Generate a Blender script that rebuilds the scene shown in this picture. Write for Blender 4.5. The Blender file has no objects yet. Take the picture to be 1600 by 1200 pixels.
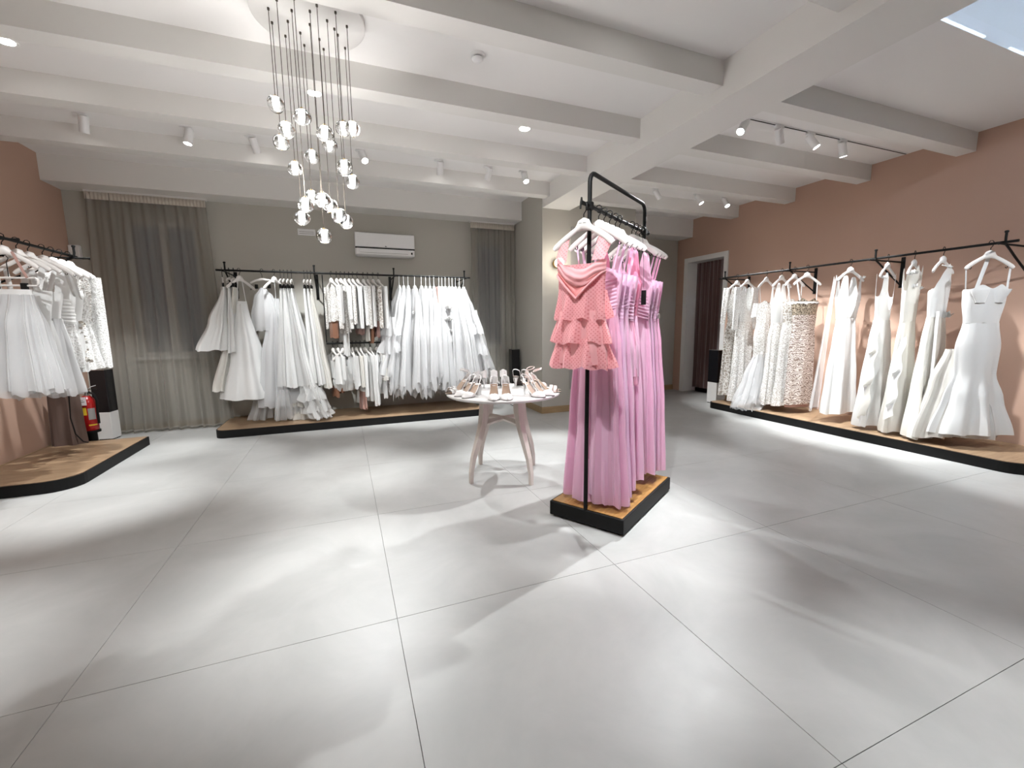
import bpy, math, random
from math import sin, cos, pi, radians as RD, hypot, exp
from mathutils import Vector, Matrix

scn = bpy.context.scene
col = scn.collection
random.seed(7)

# ------------------------------------------------------------------ camera
F_PX = 669.04
cam_d = bpy.data.cameras.new('camera')
cam_d.sensor_width = 36.0
cam_d.lens = 36.0 * F_PX / 1600.0
cam_d.clip_start = 0.02
cam = bpy.data.objects.new('camera', cam_d)
col.objects.link(cam)
yaw, pitch, roll = RD(21.2726), RD(7.8159), RD(0.5749)
fwd = Vector((sin(yaw)*cos(pitch), cos(yaw)*cos(pitch), -sin(pitch)))
rgt = Vector((cos(yaw), -sin(yaw), 0))
dwn = fwd.cross(rgt)
r2 = rgt*cos(roll) + dwn*sin(roll)
d2 = -rgt*sin(roll) + dwn*cos(roll)
m = Matrix((r2, -d2, -fwd)).transposed().to_4x4()
m.translation = (0, 0, 1.35)
cam.matrix_world = m
scn.camera = cam

# ------------------------------------------------------------------ world, exposure
w = bpy.data.worlds.new('night')
scn.world = w
w.use_nodes = True
w.node_tree.nodes['Background'].inputs[0].default_value = (0.012, 0.014, 0.02, 1)
w.node_tree.nodes['Background'].inputs[1].default_value = 1.0
scn.view_settings.view_transform = 'Standard'
scn.view_settings.look = 'None'
scn.view_settings.gamma = 1.0
scn.view_settings.use_curve_mapping = False
scn.view_settings.exposure = 1.08
scn.cycles.transparent_max_bounces = 16
scn.cycles.max_bounces = 8
scn.cycles.diffuse_bounces = 5

P_DOWN = 200.0     # watts of one recessed downlight
P_SPOT = 140.0     # watts of one lit spot head
P_TRACK = 250.0
COOL = (0.955, 0.985, 1.0)

# ------------------------------------------------------------------ materials
def new_mat(name):
    mt = bpy.data.materials.new(name); mt.use_nodes = True
    nt = mt.node_tree
    return mt, nt, nt.nodes['Principled BSDF'], nt.nodes['Material Output']

def coords(nt, scale=None, kind='Object'):
    tc = nt.nodes.new('ShaderNodeTexCoord')
    if scale is None: return tc.outputs[kind]
    mp = nt.nodes.new('ShaderNodeMapping')
    mp.inputs['Scale'].default_value = scale
    nt.links.new(tc.outputs[kind], mp.inputs['Vector'])
    return mp.outputs['Vector']

def world_pos(nt, scale=(1, 1, 1)):
    g = nt.nodes.new('ShaderNodeNewGeometry')
    mp = nt.nodes.new('ShaderNodeMapping'); mp.inputs['Scale'].default_value = scale
    nt.links.new(g.outputs['Position'], mp.inputs['Vector'])
    return mp.outputs['Vector']

def ramp(nt, fac, stops):
    r = nt.nodes.new('ShaderNodeValToRGB')
    els = r.color_ramp.elements
    while len(els) < len(stops): els.new(0.5)
    for e, (p, c) in zip(els, stops):
        e.position = p; e.color = (c[0], c[1], c[2], 1)
    nt.links.new(fac, r.inputs['Fac'])
    return r.outputs['Color']

def bump(nt, b, h, strength, dist=0.01):
    bp = nt.nodes.new('ShaderNodeBump')
    bp.inputs['Strength'].default_value = strength
    bp.inputs['Distance'].default_value = dist
    nt.links.new(h, bp.inputs['Height'])
    nt.links.new(bp.outputs['Normal'], b.inputs['Normal'])

def tex_noise(nt, vec, scale, detail=4, rough=0.55, dist=0.0):
    n = nt.nodes.new('ShaderNodeTexNoise')
    n.inputs['Scale'].default_value = scale
    n.inputs['Detail'].default_value = detail
    n.inputs['Roughness'].default_value = rough
    n.inputs['Distortion'].default_value = dist
    nt.links.new(vec, n.inputs['Vector'])
    return n.outputs['Fac']

def plain(name, c, rough=0.5, metal=0.0, bump_s=0.0, bump_scale=60, var=0.0, coat=0.0):
    mt, nt, b, o = new_mat(name)
    b.inputs['Base Color'].default_value = (*c, 1)
    b.inputs['Roughness'].default_value = rough
    b.inputs['Metallic'].default_value = metal
    if coat: b.inputs['Coat Weight'].default_value = coat
    if bump_s or var:
        n = tex_noise(nt, world_pos(nt), bump_scale)
        if bump_s: bump(nt, b, n, bump_s, 0.004)
        if var:
            n2 = tex_noise(nt, world_pos(nt), 2.3)
            k0 = tuple(max(0, x*(1-var)) for x in c); k1 = tuple(min(1, x*(1+var)) for x in c)
            nt.links.new(ramp(nt, n2, [(0.3, k0), (0.7, k1)]), b.inputs['Base Color'])
    return mt

def emis(name, c, s):
    mt, nt, b, o = new_mat(name)
    b.inputs['Base Color'].default_value = (*c, 1)
    b.inputs['Emission Color'].default_value = (*c, 1)
    b.inputs['Emission Strength'].default_value = s
    return mt

def cloth(name, c, rough=0.6, transl=0.25, alpha=1.0, fine=260, sheen=0.2, crease=0.0, tint=None):
    """woven fabric: diffuse + light passing through, optionally see-through (tulle, voile)"""
    mt, nt, b, o = new_mat(name)
    b.inputs['Base Color'].default_value = (*c, 1)
    b.inputs['Roughness'].default_value = rough
    b.inputs['Sheen Weight'].default_value = sheen
    vec = coords(nt)
    if tint:
        n3 = tex_noise(nt, vec, 5, 3)
        nt.links.new(ramp(nt, n3, [(0.35, c), (0.7, tint)]), b.inputs['Base Color'])
    h = tex_noise(nt, vec, fine, 2)
    if crease:
        n2 = tex_noise(nt, coords(nt, (1, 1, 0.25)), 14, 4, 0.6, 0.6)
        ad = nt.nodes.new('ShaderNodeMath'); ad.operation = 'MULTIPLY_ADD'
        nt.links.new(n2, ad.inputs[0]); ad.inputs[1].default_value = 6*crease
        nt.links.new(h, ad.inputs[2]); h = ad.outputs[0]
    bump(nt, b, h, 0.25, 0.003)
    sh = b.outputs['BSDF']
    if transl:
        tr = nt.nodes.new('ShaderNodeBsdfTranslucent'); tr.inputs['Color'].default_value = (*c, 1)
        mx = nt.nodes.new('ShaderNodeMixShader'); mx.inputs[0].default_value = transl
        nt.links.new(sh, mx.inputs[1]); nt.links.new(tr.outputs[0], mx.inputs[2]); sh = mx.outputs[0]
    if alpha < 1:
        tp = nt.nodes.new('ShaderNodeBsdfTransparent')
        mx = nt.nodes.new('ShaderNodeMixShader'); mx.inputs[0].default_value = alpha
        nt.links.new(tp.outputs[0], mx.inputs[1]); nt.links.new(sh, mx.inputs[2]); sh = mx.outputs[0]
    nt.links.new(sh, o.inputs['Surface'])
    return mt

def lace(name, thread, ground, scale=26, rough=0.6, metal=0.0, cut=(0.06, 0.16), feature='DISTANCE_TO_EDGE'):
    """raised thread pattern over a lining"""
    mt, nt, b, o = new_mat(name)
    vec = coords(nt)
    nz = nt.nodes.new('ShaderNodeTexNoise'); nz.inputs['Scale'].default_value = 9
    nt.links.new(vec, nz.inputs['Vector'])
    mx = nt.nodes.new('ShaderNodeVectorMath'); mx.operation = 'MULTIPLY_ADD'
    nt.links.new(nz.outputs['Color'], mx.inputs[0]); mx.inputs[1].default_value = (0.12, 0.12, 0.12)
    nt.links.new(vec, mx.inputs[2])
    v = nt.nodes.new('ShaderNodeTexVoronoi'); v.feature = feature
    v.inputs['Scale'].default_value = scale
    nt.links.new(mx.outputs[0], v.inputs['Vector'])
    nt.links.new(ramp(nt, v.outputs['Distance'], [(cut[0], thread), (cut[1], ground)]), b.inputs['Base Color'])
    b.inputs['Roughness'].default_value = rough
    b.inputs['Metallic'].default_value = metal
    inv = nt.nodes.new('ShaderNodeMath'); inv.operation = 'SUBTRACT'; inv.inputs[0].default_value = 1
    nt.links.new(v.outputs['Distance'], inv.inputs[1])
    bump(nt, b, inv.outputs[0], 0.6, 0.01)
    return mt

def make_floor_mat():
    mt, nt, b, o = new_mat('porcelain_tile')
    v = world_pos(nt)
    n = tex_noise(nt, v, 1.6, 6, 0.62, 0.5)
    nt.links.new(ramp(nt, n, [(0.3, (0.365, 0.365, 0.355)), (0.7, (0.455, 0.452, 0.44))]), b.inputs['Base Color'])
    n2 = tex_noise(nt, v, 7, 5, 0.6)
    mr = nt.nodes.new('ShaderNodeMapRange'); nt.links.new(n2, mr.inputs['Value'])
    mr.inputs['To Min'].default_value = 0.34; mr.inputs['To Max'].default_value = 0.48
    nt.links.new(mr.outputs[0], b.inputs['Roughness'])
    bump(nt, b, tex_noise(nt, v, 180, 3), 0.06, 0.002)
    return mt

def make_wood(name, c0, c1, rough=0.4, scale=(1.2, 14, 14)):
    mt, nt, b, o = new_mat(name)
    v = coords(nt, scale)
    n = tex_noise(nt, v, 2.4, 7, 0.62, 1.3)
    nt.links.new(ramp(nt, n, [(0.28, c0), (0.72, c1)]), b.inputs['Base Color'])
    b.inputs['Roughness'].default_value = rough
    bump(nt, b, n, 0.12, 0.003)
    return mt

def make_glass(name, c=(1, 1, 1), rough=0.0, ior=1.46):
    mt, nt, b, o = new_mat(name)
    b.inputs['Base Color'].default_value = (*c, 1)
    b.inputs['Roughness'].default_value = rough
    b.inputs['Transmission Weight'].default_value = 1.0
    b.inputs['IOR'].default_value = ior
    return mt

def make_dotted_tulle():
    mt, nt, b, o = new_mat('dotted_tulle')
    sp = nt.nodes.new('ShaderNodeSeparateXYZ'); nt.links.new(coords(nt, (270, 270, 270)), sp.inputs[0])
    sn = []
    for k in (0, 2):
        q = nt.nodes.new('ShaderNodeMath'); q.operation = 'SINE'; nt.links.new(sp.outputs[k], q.inputs[0]); sn.append(q)
    v = nt.nodes.new('ShaderNodeMath'); v.operation = 'MULTIPLY'
    nt.links.new(sn[0].outputs[0], v.inputs[0]); nt.links.new(sn[1].outputs[0], v.inputs[1])
    nt.links.new(ramp(nt, v.outputs[0], [(0.45, (0.86, 0.43, 0.45)), (0.65, (0.60, 0.17, 0.20))]), b.inputs['Base Color'])
    b.inputs['Roughness'].default_value = 0.7
    b.inputs['Sheen Weight'].default_value = 0.3
    tr = nt.nodes.new('ShaderNodeBsdfTranslucent'); tr.inputs['Color'].default_value = (0.9, 0.4, 0.43, 1)
    mx = nt.nodes.new('ShaderNodeMixShader'); mx.inputs[0].default_value = 0.3
    nt.links.new(b.outputs[0], mx.inputs[1]); nt.links.new(tr.outputs[0], mx.inputs[2])
    tp = nt.nodes.new('ShaderNodeBsdfTransparent')
    m2 = nt.nodes.new('ShaderNodeMixShader'); m2.inputs[0].default_value = 0.86
    nt.links.new(tp.outputs[0], m2.inputs[1]); nt.links.new(mx.outputs[0], m2.inputs[2])
    nt.links.new(m2.outputs[0], o.inputs['Surface'])
    return mt

def make_beaded():
    mt, nt, b, o = new_mat('champagne_beading')
    wv = nt.nodes.new('ShaderNodeTexWave'); wv.inputs['Scale'].default_value = 11
    wv.inputs['Distortion'].default_value = 11; wv.inputs['Detail'].default_value = 2
    wv.inputs['Detail Scale'].default_value = 2.2
    wv.bands_direction = 'Z'
    nt.links.new(coords(nt), wv.inputs['Vector'])
    nt.links.new(ramp(nt, wv.outputs['Fac'], [(0.3, (0.24, 0.18, 0.15)), (0.6, (0.66, 0.60, 0.56))]), b.inputs['Base Color'])
    b.inputs['Roughness'].default_value = 0.3
    b.inputs['Metallic'].default_value = 0.25
    bump(nt, b, wv.outputs['Fac'], 0.5, 0.006)
    return mt

M = {}
M['tile'] = make_floor_mat()
M['grout'] = plain('grout', (0.34, 0.335, 0.33), 0.9)
M['ceiling'] = plain('ceiling_paint', (0.83, 0.82, 0.81), 0.85, bump_s=0.05, bump_scale=90)
M['beam'] = plain('beam_paint', (0.76, 0.75, 0.725), 0.8, bump_s=0.05, bump_scale=70)
M['greige'] = plain('greige_wall_paint', (0.47, 0.455, 0.41), 0.85, bump_s=0.05, bump_scale=110)
M['rose'] = plain('dusty_rose_wall_paint', (0.52, 0.345, 0.265), 0.85, bump_s=0.05, bump_scale=110)
M['white'] = plain('white_paint', (0.80, 0.79, 0.77), 0.45)
M['white_plastic'] = plain('white_plastic', (0.80, 0.80, 0.80), 0.32)
M['hanger'] = plain('white_lacquered_wood', (0.70, 0.67, 0.645), 0.35)
M['black'] = plain('black_powder_coat', (0.005, 0.005, 0.005), 0.55)
M['black'].node_tree.nodes['Principled BSDF'].inputs['Specular IOR Level'].default_value = 0.22
M['black_gloss'] = plain('black_gloss', (0.008, 0.008, 0.01), 0.12)
M['chrome'] = plain('steel', (0.6, 0.6, 0.6), 0.25, 1.0)
M['brass'] = plain('brass', (0.70, 0.52, 0.25), 0.25, 1.0)
M['cable'] = plain('dark_bronze_cable', (0.10, 0.085, 0.07), 0.4, 0.7)
M['oak'] = make_wood('oak_veneer', (0.21, 0.13, 0.075), (0.40, 0.275, 0.17))
M['honey'] = make_wood('honey_oak_veneer', (0.26, 0.13, 0.04), (0.47, 0.26, 0.09), 0.25)
M['skirting'] = make_wood('oak_skirting', (0.27, 0.18, 0.09), (0.40, 0.28, 0.15), 0.45)
M['pale_table'] = make_wood('limewashed_wood', (0.56, 0.49, 0.44), (0.66, 0.60, 0.55), 0.45, (8, 8, 1))
M['pale_top'] = plain('white_tabletop', (0.60, 0.58, 0.565), 0.3)
M['voile'] = cloth('taupe_voile', (0.34, 0.32, 0.28), 0.8, 0.3, 0.66, 300)
M['voile_tape'] = cloth('curtain_tape', (0.60, 0.55, 0.48), 0.8, 0.1, 1.0, 200)
M['velvet'] = cloth('maroon_velvet', (0.10, 0.045, 0.04), 0.8, 0.0, 1.0, 200, 0.8)
M['pane'] = make_glass('window_glass', (0.85, 0.9, 0.92), 0.0)
M['crystal'] = make_glass('crystal_glass', (0.97, 0.98, 0.99), 0.0, 1.5)
M['led'] = emis('led_lit', (1.0, 0.98, 0.95), 14.0)
M['led_core'] = emis('led_core', (1.0, 0.98, 0.95), 4.0)
M['led_strip'] = emis('cool_led_strip', (0.70, 0.83, 1.0), 0.7)
M['fill_strip'] = emis('added_cool_fill_strip', (0.62, 0.78, 1.0), 24.0)  # glow of the strips added out of sight in the light well
M['opal'] = emis('opal_globe', (1.0, 0.93, 0.80), 4.0)
M['mirror'] = plain('grey_lacquered_glass', (0.36, 0.345, 0.335), 0.12)
M['red'] = plain('red_enamel', (0.38, 0.012, 0.012), 0.25)
M['yellow'] = plain('yellow_label', (0.75, 0.50, 0.03), 0.5)
M['paper'] = plain('paper', (0.80, 0.74, 0.76), 0.6)
M['grey_mark'] = plain('grey_print', (0.30, 0.29, 0.28), 0.5)
M['dark_mark'] = plain('dark_print', (0.03, 0.03, 0.03), 0.5)
M['satin'] = cloth('white_satin', (0.74, 0.74, 0.73), 0.38, 0.10, 1.0, 400, 0.1, 0.35)
M['ivory'] = cloth('ivory_satin', (0.71, 0.69, 0.64), 0.36, 0.10, 1.0, 400, 0.1, 0.3)
M['crepe'] = cloth('white_crepe', (0.74, 0.74, 0.73), 0.7, 0.15, 1.0, 300, 0.2, 0.3)
M['organza'] = cloth('organza', (0.75, 0.75, 0.74), 0.5, 0.3, 0.72, 300, 0.2, 0.5)
M['tulle'] = cloth('white_tulle', (0.74, 0.74, 0.745), 0.8, 0.35, 0.62, 500, 0.4, 0.6)
M['tulle_in'] = cloth('tulle_lining', (0.70, 0.70, 0.70), 0.8, 0.3, 0.92, 500, 0.3, 0.6)
M['net'] = cloth('sheer_net', (0.72, 0.72, 0.72), 0.8, 0.35, 0.34, 500, 0.4, 0.4)
M['lace'] = lace('white_lace', (0.78, 0.775, 0.76), (0.48, 0.45, 0.415), 38)
M['lace2'] = lace('ivory_lace', (0.72, 0.70, 0.67), (0.36, 0.32, 0.275), 24)
M['lace3'] = lace('sequin_lace', (0.82, 0.82, 0.81), (0.60, 0.59, 0.57), 48, 0.35)
M['gold_lace'] = lace('bronze_lace', (0.45, 0.38, 0.29), (0.10, 0.075, 0.05), 40, 0.4, 0.3)
M['bead'] = make_beaded()
M['blush'] = cloth('blush_crepe', (0.48, 0.29, 0.25), 0.7, 0.15, 1.0)
M['tan'] = cloth('tan_cloth', (0.24, 0.105, 0.055), 0.7, 0.1, 1.0)
M['brown'] = cloth('brown_cloth', (0.12, 0.075, 0.06), 0.7, 0.1, 1.0)
M['pink'] = cloth('pink_chiffon', (0.91, 0.60, 0.77), 0.55, 0.3, 1.0, 400, 0.3, 0.25)
M['pink_sheer'] = cloth('sheer_pink_chiffon', (0.91, 0.60, 0.76), 0.55, 0.4, 0.80, 400, 0.3, 0.25)
M['pink2'] = cloth('orchid_pink_chiffon', (0.91, 0.63, 0.82), 0.5, 0.3, 1.0, 400, 0.3, 0.3)
M['rosepink'] = cloth('rose_pink_satin', (0.82, 0.30, 0.46), 0.45, 0.2, 1.0, 400, 0.2, 0.3)
M['coral'] = cloth('coral_pink_mesh', (0.87, 0.45, 0.47), 0.6, 0.3, 1.0, 400, 0.3, 0.3)
M['dots'] = make_dotted_tulle()
M['coral_satin'] = cloth('deep_coral_satin', (0.72, 0.25, 0.25), 0.3, 0.15, 1.0, 400, 0.1, 0.3)
M['shoe'] = plain('white_leather', (0.66, 0.64, 0.63), 0.32)
M['shoe_nude'] = plain('blush_leather', (0.60, 0.48, 0.44), 0.35)
M['insole'] = plain('tan_insole', (0.32, 0.22, 0.155), 0.6)
M['outsole'] = plain('dark_outsole', (0.05, 0.035, 0.03), 0.5)

# ------------------------------------------------------------------ mesh helpers
class MB:
    def __init__(s): s.v = []; s.f = []
    def add(s, v, f):
        k = len(s.v); s.v += [tuple(p) for p in v]; s.f += [tuple(i+k for i in q) for q in f]; return s
    def box(s, x0, x1, y0, y1, z0, z1, bev=0.0):
        if bev <= 0:
            v = [(x, y, z) for x in (x0, x1) for y in (y0, y1) for z in (z0, z1)]
            f = [(0,1,3,2),(4,6,7,5),(0,4,5,1),(2,3,7,6),(0,2,6,4),(1,5,7,3)]
            return s.add(v, f)
        b = bev
        v = []; f = []
        prof = [(z0, b), (z0+b, 0), (z1-b, 0), (z1, b)]
        for z, i in prof:
            X0, X1, Y0, Y1 = x0+i, x1-i, y0+i, y1-i
            c = b
            v += [(X0+c, Y0, z), (X1-c, Y0, z), (X1, Y0+c, z), (X1, Y1-c, z), (X1-c, Y1, z), (X0+c, Y1, z), (X0, Y1-c, z), (X0, Y0+c, z)]
        for k in range(3):
            for j in range(8):
                a, d = k*8+j, k*8+(j+1) % 8
                f.append((a, d, d+8, a+8))
        f.append(tuple(range(7, -1, -1))); f.append(tuple(range(24, 32)))
        return s.add(v, f)
    def tube(s, pts, r, n=8, cap=True, sq=(1, 1), up=None):
        pts = [Vector(p) for p in pts]
        k = len(pts); rr = r if isinstance(r, (list, tuple)) else [r]*k
        v = []; f = []
        prev = None
        for i, p in enumerate(pts):
            t = (pts[min(i+1, k-1)] - pts[max(i-1, 0)])
            t = t.normalized() if t.length > 1e-9 else Vector((0, 0, 1))
            if up is not None: ref = Vector(up)
            elif prev is None: ref = Vector((0, 0, 1)) if abs(t.z) < 0.9 else Vector((1, 0, 0))
            else: ref = prev
            a = t.cross(ref)
            a = a.normalized() if a.length > 1e-6 else t.orthogonal().normalized()
            b = a.cross(t).normalized(); prev = b
            for j in range(n):
                q = 2*pi*j/n
                v.append(p + a*cos(q)*rr[i]*sq[0] + b*sin(q)*rr[i]*sq[1])
        for i in range(k-1):
            for j in range(n):
                f.append((i*n+j, i*n+(j+1) % n, (i+1)*n+(j+1) % n, (i+1)*n+j))
        if cap:
            f.append(tuple(range(n-1, -1, -1))); f.append(tuple((k-1)*n+j for j in range(n)))
        return s.add(v, f)
    def lathe(s, prof, n=24, c=(0, 0, 0), axis=None):
        v = []; f = []
        R = Matrix.Identity(3) if axis is None else Vector((0, 0, 1)).rotation_difference(Vector(axis).normalized()).to_matrix()
        c = Vector(c)
        for r, z in prof:
            for j in range(n):
                v.append(c + R @ Vector((r*cos(2*pi*j/n), r*sin(2*pi*j/n), z)))
        for i in range(len(prof)-1):
            for j in range(n):
                f.append((i*n+j, i*n+(j+1) % n, (i+1)*n+(j+1) % n, (i+1)*n+j))
        if prof[0][0] > 1e-6: f.append(tuple(range(n-1, -1, -1)))
        if prof[-1][0] > 1e-6: f.append(tuple((len(prof)-1)*n+j for j in range(n)))
        return s.add(v, f)
    def sheet(s, fn, nu, nv):
        v = [fn(i/nu, j/nv) for j in range(nv+1) for i in range(nu+1)]
        f = [(j*(nu+1)+i, j*(nu+1)+i+1, (j+1)*(nu+1)+i+1, (j+1)*(nu+1)+i) for j in range(nv) for i in range(nu)]
        return s.add(v, f)
    def prism(s, poly, z0, z1):
        n = len(poly)
        v = [(x, y, z0) for x, y in poly] + [(x, y, z1) for x, y in poly]
        f = [(i, (i+1) % n, n+(i+1) % n, n+i) for i in range(n)]
        f += [tuple(range(n-1, -1, -1)), tuple(range(n, 2*n))]
        return s.add(v, f)
    def mesh(s, name, smooth=True):
        me = bpy.data.meshes.new(name); me.from_pydata(s.v, [], s.f); me.update()
        if smooth:
            me.polygons.foreach_set('use_smooth', [True]*len(me.polygons))
            try: me.set_sharp_from_angle(angle=RD(42))
            except Exception: pass
        return me
    def build(s, name, mat, parent=None, smooth=True, solid=0.0):
        me = s.mesh(name, smooth); me.materials.append(mat)
        o = bpy.data.objects.new(name, me); col.objects.link(o)
        if parent is not None: o.parent = parent
        if solid:
            md = o.modifiers.new('thickness', 'SOLIDIFY'); md.thickness = solid; md.offset = 0
        return o

def tag(o, label, cat=None, group=None, kind=None):
    if label: o['label'] = label
    if cat: o['category'] = cat
    if group: o['group'] = group
    if kind: o['kind'] = kind
    return o
def thing(name, label, cat, loc=(0, 0, 0), rz=0.0, group=None):
    o = bpy.data.objects.new(name, None); o.empty_display_size = 0.05
    col.objects.link(o); o.location = loc; o.rotation_euler = (0, 0, rz)
    return tag(o, label, cat, group)
def struct(name, mb, mat, label, cat, parent=None, smooth=False):
    o = mb.build(name, mat, parent, smooth)
    o['kind'] = 'structure'
    if parent is None: tag(o, label, cat)
    return o
def spot_lamp(name, loc, target, watts, size, blend=0.7, color=COOL, radius=0.04, parent=None):
    d = bpy.data.lights.new(name, 'SPOT'); d.energy = watts; d.spot_size = RD(size); d.spot_blend = blend
    d.color = color; d.shadow_soft_size = radius
    o = bpy.data.objects.new(name, d); col.objects.link(o)
    o.location = loc
    o.rotation_euler = (Vector(target)-Vector(loc)).to_track_quat('-Z', 'Y').to_euler()
    return o
def point_lamp(name, loc, watts, color=COOL, radius=0.05):
    d = bpy.data.lights.new(name, 'POINT'); d.energy = watts; d.color = color; d.shadow_soft_size = radius
    o = bpy.data.objects.new(name, d); col.objects.link(o); o.location = loc
    return o

# ------------------------------------------------------------------ the room
XL, XR, YB, YF, ZC = -3.06, 6.30, 7.0, -2.6, 3.30
PX0, PX1, PY = 2.774, 4.40, 5.85          # pier
BX1 = 3.22                                # right face of the main beam
floor = struct('floor', MB().box(XL-.2, XR+.5, YF-.2, YB+.2, -.12, -.012), M['grout'], 'pale grey large-format tiled floor across the showroom', 'floor')
gx0, gy0, pt, gp = 0.155, 1.905, 1.2, 0.0011
xs = [gx0 + pt*k for k in range(-4, 7)]
ys = [gy0 + pt*k for k in range(-5, 6)]
tile_cache = {}
for i in range(len(xs)-1):
    for j in range(len(ys)-1):
        a0, a1 = max(xs[i], XL)+gp, min(xs[i+1], XR+.45)-gp
        b0, b1 = max(ys[j], YF)+gp, min(ys[j+1], YB)-gp
        if a1-a0 < .02 or b1-b0 < .02: continue
        key = (round(a1-a0, 3), round(b1-b0, 3))
        if key not in tile_cache:
            W, D = key
            me = MB().box(0, W, 0, D, -.0125, 0, 0.0005).mesh('floor_tile', False); me.materials.append(M['tile'])
            tile_cache[key] = me
        t = bpy.data.objects.new('floor_tile', tile_cache[key]); col.objects.link(t)
        t.location = (a0, b0, 0); t.parent = floor

def wall_grid(name, us, vs, holes, to3, mat, label, thick, parent=None):
    """a wall as a grid of cells with the openings left out, given thickness outward"""
    us = sorted(set(us + [h[0] for h in holes] + [h[1] for h in holes]))
    vs = sorted(set(vs + [h[2] for h in holes] + [h[3] for h in holes]))
    idx = {}; mb = MB()
    def vid(u, v):
        if (u, v) not in idx:
            idx[(u, v)] = len(mb.v); mb.v.append(to3(u, v))
        return idx[(u, v)]
    for a, b in zip(us, us[1:]):
        for c, d in zip(vs, vs[1:]):
            mu, mv = (a+b)/2, (c+d)/2
            if any(h[0] < mu < h[1] and h[2] < mv < h[3] for h in holes): continue
            mb.f.append((vid(a, c), vid(b, c), vid(b, d), vid(a, d)))
    o = struct(name, mb, mat, label, 'wall', parent)
    md = o.modifiers.new('thickness', 'SOLIDIFY'); md.thickness = thick; md.offset = -1
    return o
W1 = (-2.50, -1.72, 0.98, 2.72); W2 = (2.10, 2.62, 0.98, 2.72)
wall_grid('wall_back', [XL, XR], [0, ZC], [W1, W2], lambda u, v: (u, YB, v), M['greige'], 'greige painted back wall with the air conditioner', 0.2)
DOOR = (5.83, 6.70, 0.0, 2.52)
wall_grid('wall_right', [YF, YB], [0, ZC], [DOOR], lambda u, v: (XR, YB+YF-u, v) if 0 else (XR, u, v), M['rose'], 'dusty rose wall on the right behind the satin gowns', -0.2)
struct('wall_left', MB().box(XL-.2, XL, YF, YB+.2, 0, ZC), M['rose'], 'dusty rose wall on the left behind the short white dresses', 'wall')
struct('wall_front', MB().box(XL-.2, XR+.2, YF-.2, YF, 0, ZC), M['greige'], 'greige wall behind the camera', 'wall')
struct('wall_pier', MB().box(PX0, PX1, PY, YB, 0, ZC), M['greige'], 'greige wall pier carrying the globe sconce', 'wall')
# fitting room niche behind the curtain
struct('wall_niche', MB().box(XR+1.2, XR+1.3, 5.4, 7.1, 0, 2.8).box(XR+.2, XR+1.2, 5.4, 5.5, 0, 2.8).box(XR+.2, XR+1.2, 7.0, 7.1, 0, 2.8).box(XR+.2, XR+1.3, 5.4, 7.1, 2.8, 2.9).box(XR+.2, XR+1.3, 5.4, 7.1, -.1, 0), M['greige'], 'dim fitting room niche behind the doorway curtain', 'wall')
# ceiling with the light well opening
SK = (3.45, 5.95, 0.55, 1.86)
wall_grid('ceiling', [XL-.2, XR+.2], [YF-.2, YB+.2], [SK], lambda u, v: (u, v, ZC), M['ceiling'], 'white plastered ceiling between the beams', -0.1)['category'] = 'ceiling'
well = MB()
x0, x1, y0, y1 = SK
well.box(x0-.05, x1+.05, y1, y1+.05, ZC+.1, 4.1).box(x0-.05, x1+.05, y0-.05, y0, ZC+.1, 4.1)
well.box(x0-.05, x0, y0, y1, ZC+.1, 4.1).box(x1, x1+.05, y0, y1, ZC+.1, 4.1)
struct('trim_1', well, M['white'], 'white walls of the light well in the ceiling at top right', 'light well')
sk = thing('skylight', 'glazed skylight closing the light well at top right', 'skylight', ((x0+x1)/2, (y0+y1)/2, 4.1))
hx, hy = (x1-x0)/2+.05, (y1-y0)/2+.05
MB().box(-hx, hx, -hy, -hy+.05, 0, .06).box(-hx, hx, hy-.05, hy, 0, .06).box(-hx, -hx+.05, -hy+.05, hy-.05, 0, .06).box(hx-.05, hx, -hy+.05, hy-.05, 0, .06).build('frame', M['white'], sk, False)
MB().box(-hx+.05, hx-.05, -hy+.05, hy-.05, .02, .035).build('pane', M['pane'], sk, False)
for k, (a, b) in enumerate(((3.5, 4.28), (4.62, 5.8))):
    tag(MB().box(a, b, y1-.014, y1-.002, ZC+.002, ZC+.010).build('led_strip', M['led_strip'], None, False),
        ('short' if k == 0 else 'long') + ' cool white light strip in the light well, ' + ('nearer the main beam' if k == 0 else 'nearer the rose wall'), 'light strip', 'light strips of the light well')
for k, (a, b) in enumerate(((3.5, 4.2), (4.9, 5.9))):  # unseen strips, added to brighten the far wall of the well
    tag(MB().box(a, b, y0+.004, y0+.04, ZC+.34, ZC+.37).build('led_strip', M['fill_strip'], None, False),
        'hidden fill strip added on the near rim of the light well, ' + ('by the main beam' if k == 0 else 'by the rose wall'), 'light strip', 'light strips of the light well')
# beams
struct('trim_2', MB().box(PX0, BX1, YF, PY, 3.022, ZC), M['beam'], 'deep main ceiling beam running from the pier toward the camera', 'beam')
n = 3
names = ['nearest the back wall', 'second from the back wall', 'third from the back wall', 'fourth from the back wall', 'fifth from the back wall', 'above the camera', 'just behind the camera', 'farthest behind the camera']
for k in range(8):
    y = 5.605 - 0.9755*k
    struct('trim_%d' % n, MB().box(XL, PX0, y, y+.16, 3.122, ZC), M['beam'], 'white cross beam left of the main beam, ' + names[k], 'beam'); n += 1
    if not (SK[2]-.2 < y < SK[3]):
        struct('trim_%d' % n, MB().box(BX1, XR, y, y+.16, 3.112, ZC), M['beam'], 'white cross beam right of the main beam, ' + names[k], 'beam'); n += 1
struct('trim_%d' % n, MB().box(XL, PX0, 6.62, YB, 3.015, ZC), M['beam'], 'boxed ceiling bulkhead above the two curtains', 'bulkhead'); n += 1
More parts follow.
